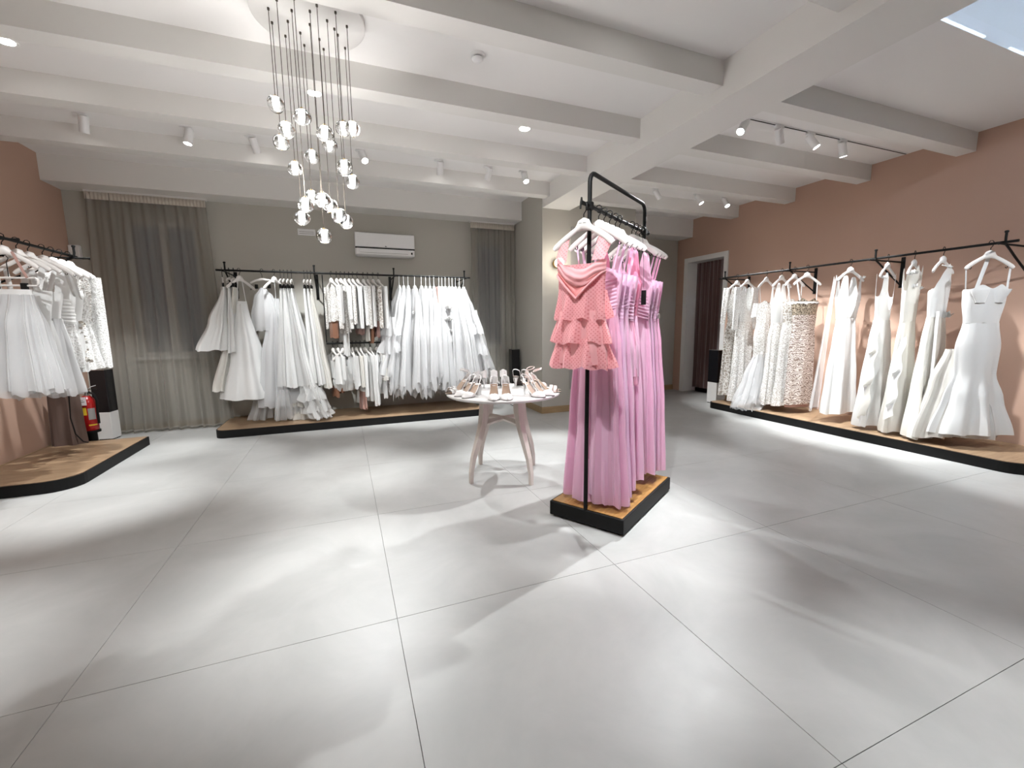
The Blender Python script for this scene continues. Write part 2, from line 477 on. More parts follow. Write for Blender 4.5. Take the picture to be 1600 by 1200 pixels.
struct('trim_%d' % n, MB().box(PX1, XR, 6.62, YB, 2.975, ZC), M['beam'], 'boxed ceiling bulkhead beside the curtained doorway', 'bulkhead'); n += 1
# skirting boards
bh, bt = 0.10, 0.014
struct('baseboard_back', MB().box(XL, PX0, YB-bt, YB, 0, bh), M['skirting'], 'oak skirting board along the back wall', 'skirting')
struct('baseboard_pier_side', MB().box(PX0-bt, PX0, PY-bt, YB-bt, 0, bh), M['skirting'], 'oak skirting board on the side of the pier', 'skirting')
struct('baseboard_pier_front', MB().box(PX0, PX1+bt, PY-bt, PY, 0, bh), M['skirting'], 'oak skirting board on the front of the pier', 'skirting')
struct('baseboard_recess', MB().box(PX1, XR, YB-bt, YB, 0, bh), M['skirting'], 'oak skirting board in the recess beside the doorway', 'skirting')
struct('baseboard_left', MB().box(XL, XL+bt, YF, YB-bt, 0, bh), M['skirting'], 'oak skirting board along the left rose wall', 'skirting')
struct('baseboard_right', MB().box(XR-bt, XR, YF, 5.75, 0, bh), M['skirting'], 'oak skirting board along the right rose wall', 'skirting')
# windows
def window(name, wd, label):
    a, b, c, d = wd
    o = thing(name, label, 'window', ((a+b)/2, YB+.05, c)); o['kind'] = 'structure'
    w2, h = (b-a)/2, d-c
    f = MB()
    f.box(-w2, w2, 0, .06, 0, .06).box(-w2, w2, 0, .06, h-.06, h).box(-w2, -w2+.06, 0, .06, .06, h-.06).box(w2-.06, w2, 0, .06, .06, h-.06)
    f.build('window_frame', M['white'], o, False)
    if b-a > .6:
        MB().box(-.045, .045, -.004, .06, .06, h-.06).build('mullion', M['white'], o, False)
        for s in (-1, 1): MB().box(min(s*.045, s*(w2-.06)), max(s*.045, s*(w2-.06)), .02, .03, .06, h-.06).build('pane', M['pane'], o, False)
    else:
        MB().box(-w2+.06, w2-.06, .02, .03, .06, h-.06).build('pane', M['pane'], o, False)
    MB().box(-w2-.05, w2+.05, -.09, 0, -.035, 0, .006).build('window_sill', M['white'], o, False)
window('window_1', W1, 'dark double window behind the wide taupe curtain')
window('window_2', W2, 'dark narrow window behind the small taupe curtain')
# doorway trim and its curtain
dt = MB().box(XR-.02, XR+.3, DOOR[0]-.075, DOOR[0]+.012, 0, DOOR[3]+.075).box(XR-.02, XR+.3, DOOR[1]-.012, DOOR[1]+.085, 0, DOOR[3]+.075).box(XR-.02, XR+.3, DOOR[0]+.012, DOOR[1]-.012, DOOR[3]-.012, DOOR[3]+.075)
struct('door_1', dt, M['white'], 'white door surround framing the maroon curtain', 'doorway')

def curtain(name, label, x0, x1, y, z0, z1, mat, tape, pleats, amp, seed, along='x', spread=0.0):
    rnd = random.Random(seed)
    ph = [rnd.uniform(0, 6.28) for _ in range(5)]
    o = thing(name, label, 'curtain', (0, 0, 0))
    def disp(u, t):
        a = amp*(0.35+0.65*t)
        q = u + .012*sin(u*23+ph[0])*t
        return a*(sin(2*pi*pleats*q+ph[1]) + .5*sin(2*pi*pleats*1.63*q+ph[2]+t*.8) + .35*sin(2*pi*pleats*.47*q+ph[3]))
    def fn(u, v):
        t = 1-v
        X = x0+(x1-x0)*u + spread*(u-.5)*t; z = z0+(z1-z0)*v
        if along == 'x': return (X, y+disp(u, t), z)
        return (y+disp(u, t), X, z)
    MB().sheet(fn, int(pleats*14), 14).build('curtain_fabric', mat, o)
    if tape:
        def ft(u, v):
            X = x0+(x1-x0)*u
            return (X, y-.014+.005*sin(2*pi*pleats*3*u), z1-.085+.087*v)
        MB().sheet(ft, int(pleats*14), 2).build('header_tape', tape, o, solid=.004)
        MB().box(x0-.01, x1+.01, y-.005, y+.03, z1, 3.013).build('curtain_track', M['white'], o, False)
        def fh(u, v):
            X = x0+(x1-x0)*u + spread*(u-.5)
            return (X, y-.003+disp(u, 1), z0+.002+.035*v)
        MB().sheet(fh, int(pleats*14), 1).build('hem', mat, o, solid=.004)
    return o
curtain('curtain', 'wide sheer taupe curtain on the left of the back wall', -2.79, -1.57, 6.87, .012, 2.985, M['voile'], M['voile_tape'], 11, .026, 3, spread=.16)
curtain('curtain', 'narrow sheer taupe curtain beside the pier', 1.985, 2.735, 6.87, .012, 2.985, M['voile'], M['voile_tape'], 8, .02, 5)
curtain('doorway_curtain', 'dark maroon curtain hanging in the white doorway', DOOR[0]+.016, DOOR[1]-.016, XR+.21, .09, 2.505, M['velvet'], None, 9, .025, 9, along='y')

# ------------------------------------------------------------------ fixed fittings
# chandelier
cx, cy, zb = -0.085, 3.235, 3.262
ch = thing('pendant_chandelier', 'cluster of clear glass globes on thin cables under a round white canopy', 'chandelier', (cx, cy, ZC))
MB().lathe([(0.001, -.04), (.325, -.04), (.332, -.034), (.332, 0), (.001, 0)], 64).build('canopy', M['white'], ch)
GL = [(-0.308, 3.196, 2.72), (-0.305, 3.324, 2.55), (-0.251, 3.098, 2.54), (-0.242, 3.435, 2.43), (-0.211, 3.276, 2.07), (-0.178, 3.164, 2.13), (-0.156, 3.052, 2.61), (-0.148, 3.367, 2.23), (-0.134, 3.495, 2.54), (-0.076, 3.132, 2.16), (-0.084, 3.26, 1.96), (-0.034, 3.065, 2.54), (-0.035, 3.392, 2.19), (-0.013, 3.495, 2.63), (0.019, 3.184, 2.08), (0.08, 3.304, 2.68), (0.069, 3.089, 2.36), (0.125, 3.431, 2.38), (0.135, 3.197, 2.64), (0.06, 3.25, 2.06)]
rg = random.Random(2)
gr = .050
for (X, Y, Z) in GL:
    lx, ly, lz = X-cx, Y-cy, Z-ZC
    MB().tube([(lx, ly, -.04), (lx, ly, lz+gr*.9)], .0022, 6).build('cable', M['cable'], ch)
    MB().lathe([(.001, -.052), (.007, -.052), (.007, -.04), (.001, -.04)], 10, (lx, ly, 0)).build('cable_gland', M['cable'], ch)
    # slightly irregular blown globe with a hollow for the lamp
    g = MB()
    ph1, ph2 = rg.uniform(0, 6), rg.uniform(0, 6)
    NU, NV = 20, 12
    v = []; f = []
    for j in range(NV+1):
        th = pi*j/NV
        for i in range(NU):
            q = 2*pi*i/NU
            r = gr*(1+.05*sin(2*q+ph1)*sin(th)+.04*sin(3*th+ph2))
            v.append((lx+r*sin(th)*cos(q), ly+r*sin(th)*sin(q), lz+r*cos(th)*.96))
    for j in range(NV):
        for i in range(NU):
            f.append((j*NU+i, (j+1)*NU+i, (j+1)*NU+(i+1) % NU, j*NU+(i+1) % NU))
    g.add(v, f)
    go = g.build('glass_globe', M['crystal'], ch)
    MB().lathe([(.001, -.026), (.010, -.022), (.0125, .0), (.0125, .028), (.001, .03)], 12, (lx, ly, lz)).build('lamp_core', M['led_core'], go)
    MB().lathe([(.001, .03), (.009, .031), (.009, .052), (.001, .054)], 10, (lx, ly, lz)).build('cap', M['brass'], go)
for (X, Y, Z) in ((-.3, 3.1, 2.3), (.1, 3.45, 2.3), (-.06, 3.2, 1.86)):
    point_lamp('chandelier_light', (X-.02, Y, Z), 9, (1, .98, .95), .06)
# recessed downlights
WIDE_FILL = (4.4, .2)  # wide downlight added out of view to lift the dim right side
DL = [(4.4, .2, 'added for fill right of the main beam, out of view'), (-2.03, 4.23, 'left end of the bay in front of the spot heads'), (-.11, 4.23, 'right behind the glass globe chandelier'), (1.81, 4.23, 'nearest the main beam, beyond the smoke detector'),
      (-2.03, 2.28, 'over the left of the floor, out of view'), (-.13, 2.28, 'over the middle of the floor, out of view'), (1.80, 2.28, 'over the pink rack, out of view'),
      (-2.03, .35, 'above the camera on the left, out of view'), (1.95, .40, 'above the camera on the right, out of view')]
for X, Y, lb in DL:
    o = thing('downlight', 'round recessed ceiling downlight ' + lb, 'downlight', (X, Y, ZC), 0, 'recessed downlights')
    MB().lathe([(.050, -.001), (.066, -.004), (.070, 0), (.050, .0005)], 28).build('trim_ring', M['white'], o)
    MB().lathe([(.001, -.0025), (.052, -.0025), (.052, -.0005), (.001, -.0005)], 28).build('diffuser', M['led'], o)
    spot_lamp('downlight_beam', (X, Y, ZC-.012), (X, Y, 0), P_DOWN*(.6 if (X, Y) == WIDE_FILL else 1), 80 if (X, Y) == WIDE_FILL else 36, 1.0, radius=.05)
# smoke detector
o = thing('smoke_detector', 'round white smoke detector on the ceiling', 'smoke detector', (1.024, 3.255, ZC))
MB().lathe([(.001, -.02), (.05, -.02), (.053, -.014), (.053, 0), (.001, 0)], 28).build('base', M['white_plastic'], o)
MB().lathe([(.001, -.048), (.03, -.046), (.04, -.036), (.042, -.028), (.001, -.028)], 28).build('cover', M['white_plastic'], o)
MB().lathe([(.03, -.028), (.034, -.028), (.034, -.02), (.03, -.02)], 28).build('vent', M['dark_mark'], o)

def spot_head(loc, target, label, lit, watts, size=44, on_track=False, group='ceiling spot heads', off_axis=None):
    o = thing('spotlight', label, 'spotlight', loc, 0, group)
    if on_track: MB().box(-.055, .055, -.018, .018, -.034, -.006, .004).build('adapter', M['white_plastic'], o)
    else: MB().box(-.075, .03, -.022, .022, -.012, 0, .003).build('mount_plate', M['white_plastic'], o)
    top = -.034 if on_track else -.012
    MB().tube([(0, 0, top), (0, 0, top-.03)], .006, 8).build('stem', M['chrome'], o)
    piv = Vector((0, 0, top-.03))
    d = (Vector(target)-(Vector(loc)+piv)).normalized()
    s = -.03; L = .145; r = .0375
    c = piv + d*s
    MB().lathe([(.001, 0), (r*.9, 0), (r, .004), (r, L), (r*.9, L), (r*.9, L-.012), (.001, L-.012)], 24, c, d).build('housing', M['white_plastic'], o)
    lens = MB().lathe([(.001, L-.010), (r*.86, L-.010), (r*.86, L-.008), (.001, L-.008)], 20, c, d)
    lens.build('lens', M['led'] if lit else M['white_plastic'], o)
    if lit:
        p = Vector(loc)+c+d*(L+.004)
        spot_lamp('spot_beam', p, target, watts, size, .6, radius=.025)
SY = 5.345
SPL = [(-2.103, (-2.5, 6.0, .9), 'far left, tilted toward the short white dresses', 1),
       (-1.297, (-1.75, 5.0, .6), 'second from the left rose wall, its lens facing the room', 1),
       (-.75, (-.75+.45, 6.45, 1.3), 'third from the left rose wall', 1),
       (.314, (.7, 4.0, 1.5), 'right behind the chandelier, shining at the camera', 1),
       (1.194, (1.25, 6.45, 1.1), 'fifth from the left rose wall, aimed at the tulle skirts', 1),
       (1.811, (1.4, 6.45, 1.0), 'sixth from the left rose wall, aimed at the tulle skirts', 1),
       (2.28, (2.3, 4.1, 1.2), 'beside the main beam, lens bright toward the camera', 1)]
for X, tg, lb, lit in SPL:
    spot_head((X, SY, ZC), tg, 'added white cylindrical ceiling spotlight ' + lb, lit, P_SPOT, 52)
for X, tg, lb in [(4.374, (5.8, 5.1, 1.2), 'nearest the main beam in the bay above the doorway'), (5.161, (5.75, 4.3, 1.2), 'in the middle of the bay above the doorway'), (5.706, (5.6, 3.9, 1.0), 'beside the rose wall in the bay above the doorway')]:
    spot_head((X, 5.355, ZC), tg, 'added white cylindrical ceiling spotlight ' + lb, 1, P_SPOT, 48)
tr = MB().box(3.26, XR-.01, 3.27, 3.305, ZC-.007, ZC)
t = thing('lighting_track', 'slim black lighting track on the ceiling right of the main beam', 'lighting track', (0, 0, 0))
MB().box(3.26, XR-.02, 3.268, 3.306, ZC-.007, ZC).build('rail_body', M['white_plastic'], t, False)
MB().box(3.27, XR-.03, 3.280, 3.294, ZC-.0085, ZC-.006).build('slot', M['black'], t, False)
for X, tg, lb in [(3.70, (1.95, 2.75, 1.2), 'nearest the main beam, shining onto the pink gowns'), (4.164, (5.75, 3.9, 1.0), 'second from the main beam'), (4.625, (5.55, 2.05, .8), 'third from the main beam, lens glaring'), (5.133, (5.68, 3.2, .9), 'last in the row, nearest the rose wall')]:
    spot_head((X, 3.287, ZC), tg, 'white track spotlight ' + lb, 1, P_TRACK, 46, True, 'heads on the black track')
# unseen spot heads added nearer the camera to light what faces it
for X, Y, tg, lb in [(-2.2, 2.35, (-2.4, 4.9, 1.2), 'left of the camera, aimed at the short dresses'), (-.9, 1.4, (.2, 6.4, 1.0), 'in the bay over the camera, aimed at the back rack'), (.6, 1.2, (1.6, 2.6, 1.2), 'in the bay over the camera, aimed at the pink gowns'),
                     (1.9, 1.2, (1.2, 6.4, 1.1), 'in the bay over the camera, aimed at the tulle skirts'), (4.2, .4, (5.7, 2.4, 1.0), 'in the bay beside the camera, aimed at the satin gowns')]:
    z = ZC if not (SK[0] < X < SK[1] and SK[2] < Y < SK[3]) else ZC
    spot_head((X, Y, z), tg, 'added white cylindrical ceiling spotlight ' + lb, 1, P_SPOT*(.65 if X < -2 else .9), 44, group='added spot heads out of view')

# air conditioner
o = thing('air_conditioner', 'white wall-mounted air conditioner above the back clothes rack', 'air conditioner', (.655, YB, 2.38))
MB().box(-.425, .425, -.20, 0, .004, .335, .02).build('body', M['white_plastic'], o)
fp = MB().box(-.427, .427, -.208, -.19, .125, .332, .008).build('front_panel', M['white_plastic'], o)
MB().box(-.425, .425, -.2025, -.19, .108, .124).build('gap', M['black'], o, False)
fl = MB().box(-.375, .34, -.206, -.198, .022, .098, .004).build('louver', M['white_plastic'], o)
MB().box(-.36, .325, -.2075, -.205, .045, .050).build('louver_line', M['grey_mark'], fl, False)
MB().box(.372, .392, -.2065, -.199, .045, .075, .003).build('display', M['black_gloss'], o)
# maker's mark: a small dark wedge with two faint letters
lg = MB(); lg.prism([(-.012, 0), (.018, 0), (-.006, .016)], 0, .001)
lo = lg.build('emblem', M['dark_mark'], fp, False); lo.location = (.005, -.2085, .138); lo.rotation_euler = (pi/2, 0, 0)
# vent plate
o = thing('vent_plate', 'small grey wall plate left of the air conditioner', 'vent', (-.408, YB, 2.697))
MB().box(-.115, .115, -.012, 0, -.045, .045, .003).build('plate', M['white_plastic'], o)
for z in (-.02, .005): MB().box(-.095, .095, -.0135, -.011, z-.003, z+.003).build('slot', M['grey_mark'], o, False)
# corner sensor
o = thing('motion_sensor', 'small white sensor box in the corner above the left rail', 'sensor', (-2.99, 6.96, 2.20))
MB().box(-.055, .055, -.03, .03, 0, .17, .008).build('housing', M['white_plastic'], o)
MB().box(-.03, .03, -.036, -.029, .03, .09, .004).build('lens', M['white'], o)
# globe sconce
o = thing('globe_sconce', 'glowing opal globe sconce on the pier beside the pink gowns', 'wall lamp', (2.995, PY, 2.245))
MB().lathe([(.001, 0), (.055, 0), (.055, .014), (.03, .022), (.001, .022)], 24, (0, 0, 0), (0, -1, 0)).build('wall_plate', M['brass'], o)
MB().tube([(0, -.02, 0), (0, -.055, 0)], .012, 12).build('arm', M['brass'], o)
MB().lathe([(.052, -.008), (.06, -.006), (.06, .006), (.052, .008)], 24, (0, -.062, 0), (0, -1, 0)).build('collar', M['brass'], o)
MB().lathe([(.001, -.07), (.03, -.063), (.052, -.047), (.066, -.022), (.07, 0), (.066, .022), (.052, .047), (.03, .063), (.001, .07)], 28, (0, -.115, 0)).build('globe', M['opal'], o)
point_lamp('sconce_light', (2.995, PY-.3, 2.245), 4, (1, .92, .80), .07)
# plain glass panel
o = thing('glass_panel', 'tall plain grey glass panel on the pier behind the pink rack', 'glass panel', (3.24, PY-.004, .35))
MB().box(0, .95, -.008, 0, 0, 2.44, .002).build('glass', M['mirror'], o)
# ------------------------------------------------------------------ display platforms
def rounded(x0, x1, y0, y1, rs, n=8):
    """polygon with a radius per corner: (x0y0, x1y0, x1y1, x0y1)"""
    out = []
    for (cx_, cy_, sx, sy, a0, r) in ((x0, y0, 1, 1, pi, rs[0]), (x1, y0, -1, 1, 1.5*pi, rs[1]), (x1, y1, -1, -1, 0, rs[2]), (x0, y1, 1, -1, .5*pi, rs[3])):
        if r <= 0: out.append((cx_, cy_)); continue
        for k in range(n+1):
            a = a0 + (pi/2)*k/n
            out.append((cx_+sx*r+r*cos(a), cy_+sy*r+r*sin(a)))
    return out
def platform(label, x0, x1, y0, y1, rs):
    c = ((x0+x1)/2, (y0+y1)/2)
    o = thing('display_platform', label, 'platform', (c[0], c[1], 0), 0, 'low display platforms')
    p = [(x-c[0], y-c[1]) for x, y in rounded(x0, x1, y0, y1, rs)]
    MB().prism(p, 0, .098).build('edge_band', M['black'], o, False)
    q = [(x*(1-.012/abs(x)) if abs(x) > .02 else x, y*(1-.012/abs(y)) if abs(y) > .02 else y) for x, y in p]
    MB().prism(q, .096, .103).build('wood_top', M['oak'], o, False)
    return o
platform('low oak-topped platform with black edge under the left rail', XL+.016, -2.20, 4.58, 6.12, (0, .22, 0, 0))
platform('long low oak-topped platform under the back clothes rack', -1.55, 1.92, 6.09, YB-.016, (.12, .12, 0, 0))
platform('long low oak-topped platform under the right wall gowns', 5.42, XR-.016, 1.70, 5.21, (.18, 0, 0, .10))

# ------------------------------------------------------------------ wall racks
RZ = 2.07
def wall_rack(label, origin, rz, span, posts, overs, depth, group='wall clothes racks'):
    """local x runs along the rail, local y points from the wall into the room; origin on the wall"""
    o = thing('clothes_rack', label, 'clothes rack', origin, rz, group)
    MB().tube([(span[0]-overs, depth, 0), (span[1]+overs, depth, 0)], .0125, 12).build('rail', M['black'], o)
    for x in posts:
        b = MB().tube([(x, .012, -.02), (x, depth+.13, -.02)], .009, 10).build('bracket', M['black'], o)
        MB().box(x-.02, x+.02, 0, .012, -.32, .04, .002).build('wall_plate', M['black'], b, False)
        MB().tube([(x, .012, -.29), (x, depth*.62, -.13), (x, depth*.88, -.055), (x, depth+.016, -.015), (x, depth+.022, .03), (x, depth+.022, .085)], .010, 10).build('brace', M['black'], b)
        MB().lathe([(.001, 0), (.013, .003), (.016, .012), (.013, .021), (.001, .024)], 14, (x, depth+.022, .08)).build('knob', M['black'], b)
        MB().lathe([(.001, 0), (.011, .003), (.013, .01), (.011, .017), (.001, .02)], 14, (x, depth+.12, -.02), (0, 1, 0)).build('knob', M['black'], b)
    return o
# back: local x -> -X so that y points to -Y
rk = wall_rack('black wall-mounted clothes rack along the back wall', (0, YB, RZ), pi, (-1.80, 1.40), [1.336, .318, -.714, -1.748], .04, .55)
lowr = MB().tube([(.23, .55, -.945), (-.66, .55, -.945)], .0115, 12).build('lower_rail', M['black'], rk)
for x in (.225, -.655): MB().tube([(x, .55, -.93), (x, .55, -.02)], .007, 8).build('drop_rod', M['black'], lowr)
wall_rack('black wall-mounted clothes rack on the right rose wall', (XR, 0, RZ), pi/2, (2.12, 5.33), [5.315, 4.235, 3.209, 2.159], .04, .52)
wall_rack('black wall-mounted clothes rack on the left rose wall', (XL, 0, RZ), -pi/2, (-5.68, -4.55), [-5.63, -4.62], .03, .61)

# ------------------------------------------------------------------ hangers and garments
def hanger_meshes():
    d = {}
    # wooden shoulder hanger, origin on top of the rail
    body = MB(); pts = []; rr = []
    for i in range(25):
        s = -1+2*i/24
        a = abs(s)
        z = -.082 - .118*(a**1.3) - .006*(a**8) + .012*exp(-(s/.13)**2)
        pts.append((.2*s, .014*(a**2), z)); rr.append((.0145+.020*exp(-(s/.17)**4)+.004*a) * (1 if a < .97 else .7))
    body.tube(pts, rr, 10, sq=(1.05, .62), up=(0, 1, 0))
    d['body'] = body.mesh('hanger_body'); d['body'].materials.append(M['hanger'])
    hk = [(0, 0, -.075), (0, 0, -.045), (-.004, 0, -.03)] + [(.019*sin(a), 0, -.0125+.019*-cos(a)+.012) for a in [RD(x) for x in (200, 235, 270, 305, 340, 375, 410, 445)]]
    d['hook'] = MB().tube([(0, 0, -.115), (0, 0, -.05), (-.012, 0, -.034), (-.021, 0, -.012), (-.018, 0, .008), (-.006, 0, .0175), (.008, 0, .017), (.019, 0, .006), (.021, 0, -.006)], .0033, 7).mesh('hook')
    d['hook'].materials.append(M['black'])
    d['strap_hook'] = MB().tube([(0, 0, .006), (0, 0, -.012), (.006, 0, -.022), (.015, 0, -.018), (.017, 0, -.008)], .0028, 6).mesh('strap_hook'); d['strap_hook'].materials.append(M['black'])
    cb = MB().tube([(-.17, 0, -.118), (-.1, 0, -.092), (0, 0, -.078), (.1, 0, -.092), (.17, 0, -.118)], [.011, .013, .017, .013, .011], 10, sq=(.7, 1))
    d['clip_body'] = cb.mesh('hanger_body'); d['clip_body'].materials.append(M['hanger'])
    d['bar'] = MB().tube([(-.165, 0, -.12), (-.165, 0, -.15), (.165, 0, -.15), (.165, 0, -.12)], .0028, 7).mesh('bar'); d['bar'].materials.append(M['chrome'])
    d['clip'] = MB().box(-.018, .018, -.012, .012, -.195, -.140, .003).mesh('clip', False); d['clip'].materials.append(M['black'])
    return d
HDROP = .035          # the hook is this much longer than the meshes assume
HM = hanger_meshes()
def low(loc): return (loc[0], loc[1], loc[2]-HDROP)
def child(me, name, parent, loc=(0, 0, 0)):
    o = bpy.data.objects.new(name, me); col.objects.link(o); o.parent = parent; o.location = loc; return o
def hanger(loc, rz, label, kind='wood', group='white garment hangers'):
    # the wire hook always lies across the rail, whatever way the shoulders turn
    o = thing('clothes_hanger', label, 'hanger', (loc[0], loc[1], loc[2]), rz, group)
    child(HM['hook'], 'hook', o)
    if kind == 'wood':
        child(HM['body'], 'hanger_body', o, (0, 0, -HDROP))
        for x in (-.155, .145): child(HM['strap_hook'], 'strap_hook', o, (x, .004, -HDROP-.185))
    else:
        child(HM['clip_body'], 'hanger_body', o, (0, 0, -HDROP)); child(HM['bar'], 'bar', o, (0, 0, -HDROP))
        for x in (-.09, .09): child(HM['clip'], 'clip', o, (x, 0, -HDROP))
    return o

def interp(rings, t):
    """rings: list of tuples by first entry descending in z; t in 0..1 over z, smooth"""
    z0, z1 = rings[0][0], rings[-1][0]
    z = z0+(z1-z0)*t
    for a, b in zip(rings, rings[1:]):
        if z <= a[0]+1e-9 and z >= b[0]-1e-9:
            k = (a[0]-z)/max(1e-9, a[0]-b[0])
            k = .35*k + .65*k*k*(3-2*k)
            return [z] + [a[i]+(b[i]-a[i])*k for i in range(1, len(a))]
    return list(rings[-1])
def loft(rings, seed, n=56, rows=16, nf=7, hem=0.0, topfn=None, ragged=0.0, twist=.4):
    """cloth tube; ring = (z, half width x, half depth y, fold metres, centre x, centre y)"""
    rings = [tuple(r)+(0,)*(6-len(r)) for r in rings]
    rnd = random.Random(seed)
    p = [rnd.uniform(0, 6.28) for _ in range(6)]
    jag = [rnd.uniform(-1, 1) for _ in range(n)]
    k1, k2, k3 = nf, int(nf*1.6)+1, max(2, int(nf*.45))
    v = []; f = []
    for j in range(rows+1):
        t = j/rows
        z, a, b, fo, ox, oy = interp(rings, t)
        for i in range(n):
            q = 2*pi*i/n
            fold = 1.35*fo*(.6*sin(k1*q+p[0]+twist*t*sin(p[3])) + .3*sin(k2*q+p[1]) + .35*sin(k3*q+p[2]+twist*t))
            nx, ny = cos(q)*b, sin(q)*a
            L = hypot(nx, ny) or 1
            x = ox + a*cos(q) + fold*nx/L
            y = oy + b*sin(q) + fold*ny/L
            zz = z
            if topfn: 
                zt = rings[0][0] + topfn(cos(q), sin(q))
                zz = rings[-1][0] + (zt-rings[-1][0])*(1-t)
            if hem: zz += hem*(t**5)*(.6*sin(k1*q+p[0]+.8)+.4*sin(k3*q+p[4]))
            if ragged: zz += ragged*(t**6)*(jag[i]*.6+.4*sin(k2*q+p[5]))
            v.append((x, y, zz))
    for j in range(rows):
        for i in range(n):
            f.append((j*n+i, (j+1)*n+i, (j+1)*n+(i+1) % n, j*n+(i+1) % n))
    return MB().add(v, f)
# necklines: height added to the top edge at (x, y) on the unit ring; y > 0 is the front
def nk_sweet(x, y): return (.045*exp(-((abs(x)-.45)/.26)**2)*max(0, y) - .05*max(0, -y))
def nk_straight(x, y): return .012*y - .03*max(0, -y)
def nk_v(h=.2, dip=.22, c=.62, wd=.25):
    def fn(x, y):
        s = exp(-((abs(x)-c)/wd)**4)
        d = (1-min(1, abs(x)/.5)) if abs(x) < .5 else 0
        return h*s - (dip if y > 0 else dip*.5)*d*.5 - .04*(1-s)
    return fn
def nk_halter(h=.22):
    return lambda x, y: (h*max(0, 1-abs(x)/.92)**.6 if y > 0 else -.14*exp(-(x/.8)**4))
def nk_round(h=.18): return lambda x, y: h*exp(-((abs(x)-.55)/.33)**4) + (h-.05)*exp(-(x/.45)**4)*(1 if y > 0 else .8)

def strap(a, b, wd=.012, bow=.0):
    a, b = Vector(a), Vector(b)
    if abs(a.x) > .1 and -.16 < a.z < -.13: a.z = -.082-.118*(min(1, abs(a.x)/.2)**1.3)
    pts = [a.lerp(b, k/6)+Vector((0, bow*sin(pi*k/6), 0)) for k in range(7)]
    return MB().tube(pts, wd, 6, sq=(1, .18), up=(0, 1, 0))
def sleeve(s, z0, z1, r0, r1, seed, out=.05, fwd=.0, x0=.175):
    rings = []
    for k in range(6):
        t = k/5
        rings.append((z0+(z1-z0)*t, r0+(r1-r0)*t, (r0+(r1-r0)*t)*.55, .006, s*(x0+.02+out*t**.8), fwd*t))
    return loft(rings, seed, 18, 12, 4, .01)
def garment(name, label, cat, loc, rz, parts, group):
    """parts: (name, mesh builder, material[, solid][, [sub-parts]])"""
    o = thing(name, label, cat, loc, rz, group)
    for p in parts:
        c = p[1].build(p[0], p[2], o)
        for sname, smb, smat in (p[3] if len(p) > 3 else []): smb.build(sname, smat, c)
    return o
def wrinkles(z0, z1, a, b, n_, seed, tilt=.04, r=.006, cy=0.0, x0=-1, x1=1):
    """soft raised drape rolls across the front of a bodice, as one ruched panel"""
    rnd = random.Random(seed); mb = MB()
    v = []; f = []
    NU, NV = 26, n_*5
    for j in range(NV+1):
        tv = j/NV
        for i in range(NU+1):
            x = x0+(x1-x0)*i/NU
            q = math.acos(max(-1, min(1, x)))
            d = r*(.5-.5*cos(2*pi*n_*tv + 1.2*x + .4*sin(3*x+seed)))
            z = z0+(z1-z0)*tv + tilt*x
            v.append((x*(a+.002), cy+sin(q)*(b+.006)+d, z))
    for j in range(NV):
        for i in range(NU):
            k = j*(NU+1)+i; f.append((k, k+1, k+NU+2, k+NU+1))
    return mb.add(v, f)
def ruffle(z0, z1, a0, b0, a1, b1, seed, fold=.018, nf=11, cy=0.0, hem=.012, n=72, rows=5, cx=0.0):
    return loft([(z0, a0, b0, fold*.25, cx, cy), (z1, a1, b1, fold, cx, cy)], seed, n, rows, nf, hem)
def petals(cx_, cy_, cz_, n_, size, seed):
    rnd = random.Random(seed); mb = MB()
    for k in range(n_):
        q = rnd.uniform(0, 6.28); th = rnd.uniform(.2, 1.2); s = size*rnd.uniform(.7, 1.1)
        d = Vector((cos(q)*sin(th), sin(q)*sin(th), cos(th)-.2)); u_ = d.orthogonal().normalized(); w_ = d.cross(u_)
        c = Vector((cx_, cy_, cz_))
        P = [c, c+d*s*.5+u_*s*.45, c+d*s+w_*s*.15, c+d*s*.5-u_*s*.45]
        mb.add(P, [(0, 1, 2, 3)])
    return mb

# ---- right wall: gowns, rail along Y, shoulders along X, fronts toward the camera
RX = XR-.52
def on_right(y, rot=0.0): return (RX, y, RZ+.0125), pi+RD(rot)
GR = 'gowns on the right wall rack'
def hang_right(y, rot, short):
    loc, rz = on_right(y, rot)
    hanger(loc, rz, 'white wooden hanger holding the ' + short)
    return low(loc), rz
# 1 long-sleeved lace, nearest the doorway
loc, rz = hang_right(5.097, 0, 'long-sleeved lace gown beside the doorway')
garment('wedding_gown', 'ivory long-sleeved lace gown beside the maroon doorway curtain', 'gown', loc, rz, [
    ('bodice', loft([(-.36, .185, .05, .004), (-.66, .14, .045, .004)], 11, 48, 8, 6, 0, nk_v(.21)), M['lace']),
    ('skirt', loft([(-.66, .14, .045, .004), (-.85, .18, .06, .01), (-1.4, .20, .07, .02), (-1.84, .23, .08, .03)], 12, 56, 16, 6, .01), M['lace2']),
    ('sleeve', sleeve(1, -.16, -.72, .06, .045, 13, .06), M['lace']), ('sleeve', sleeve(-1, -.16, -.72, .06, .045, 14, .06), M['lace'])], GR)
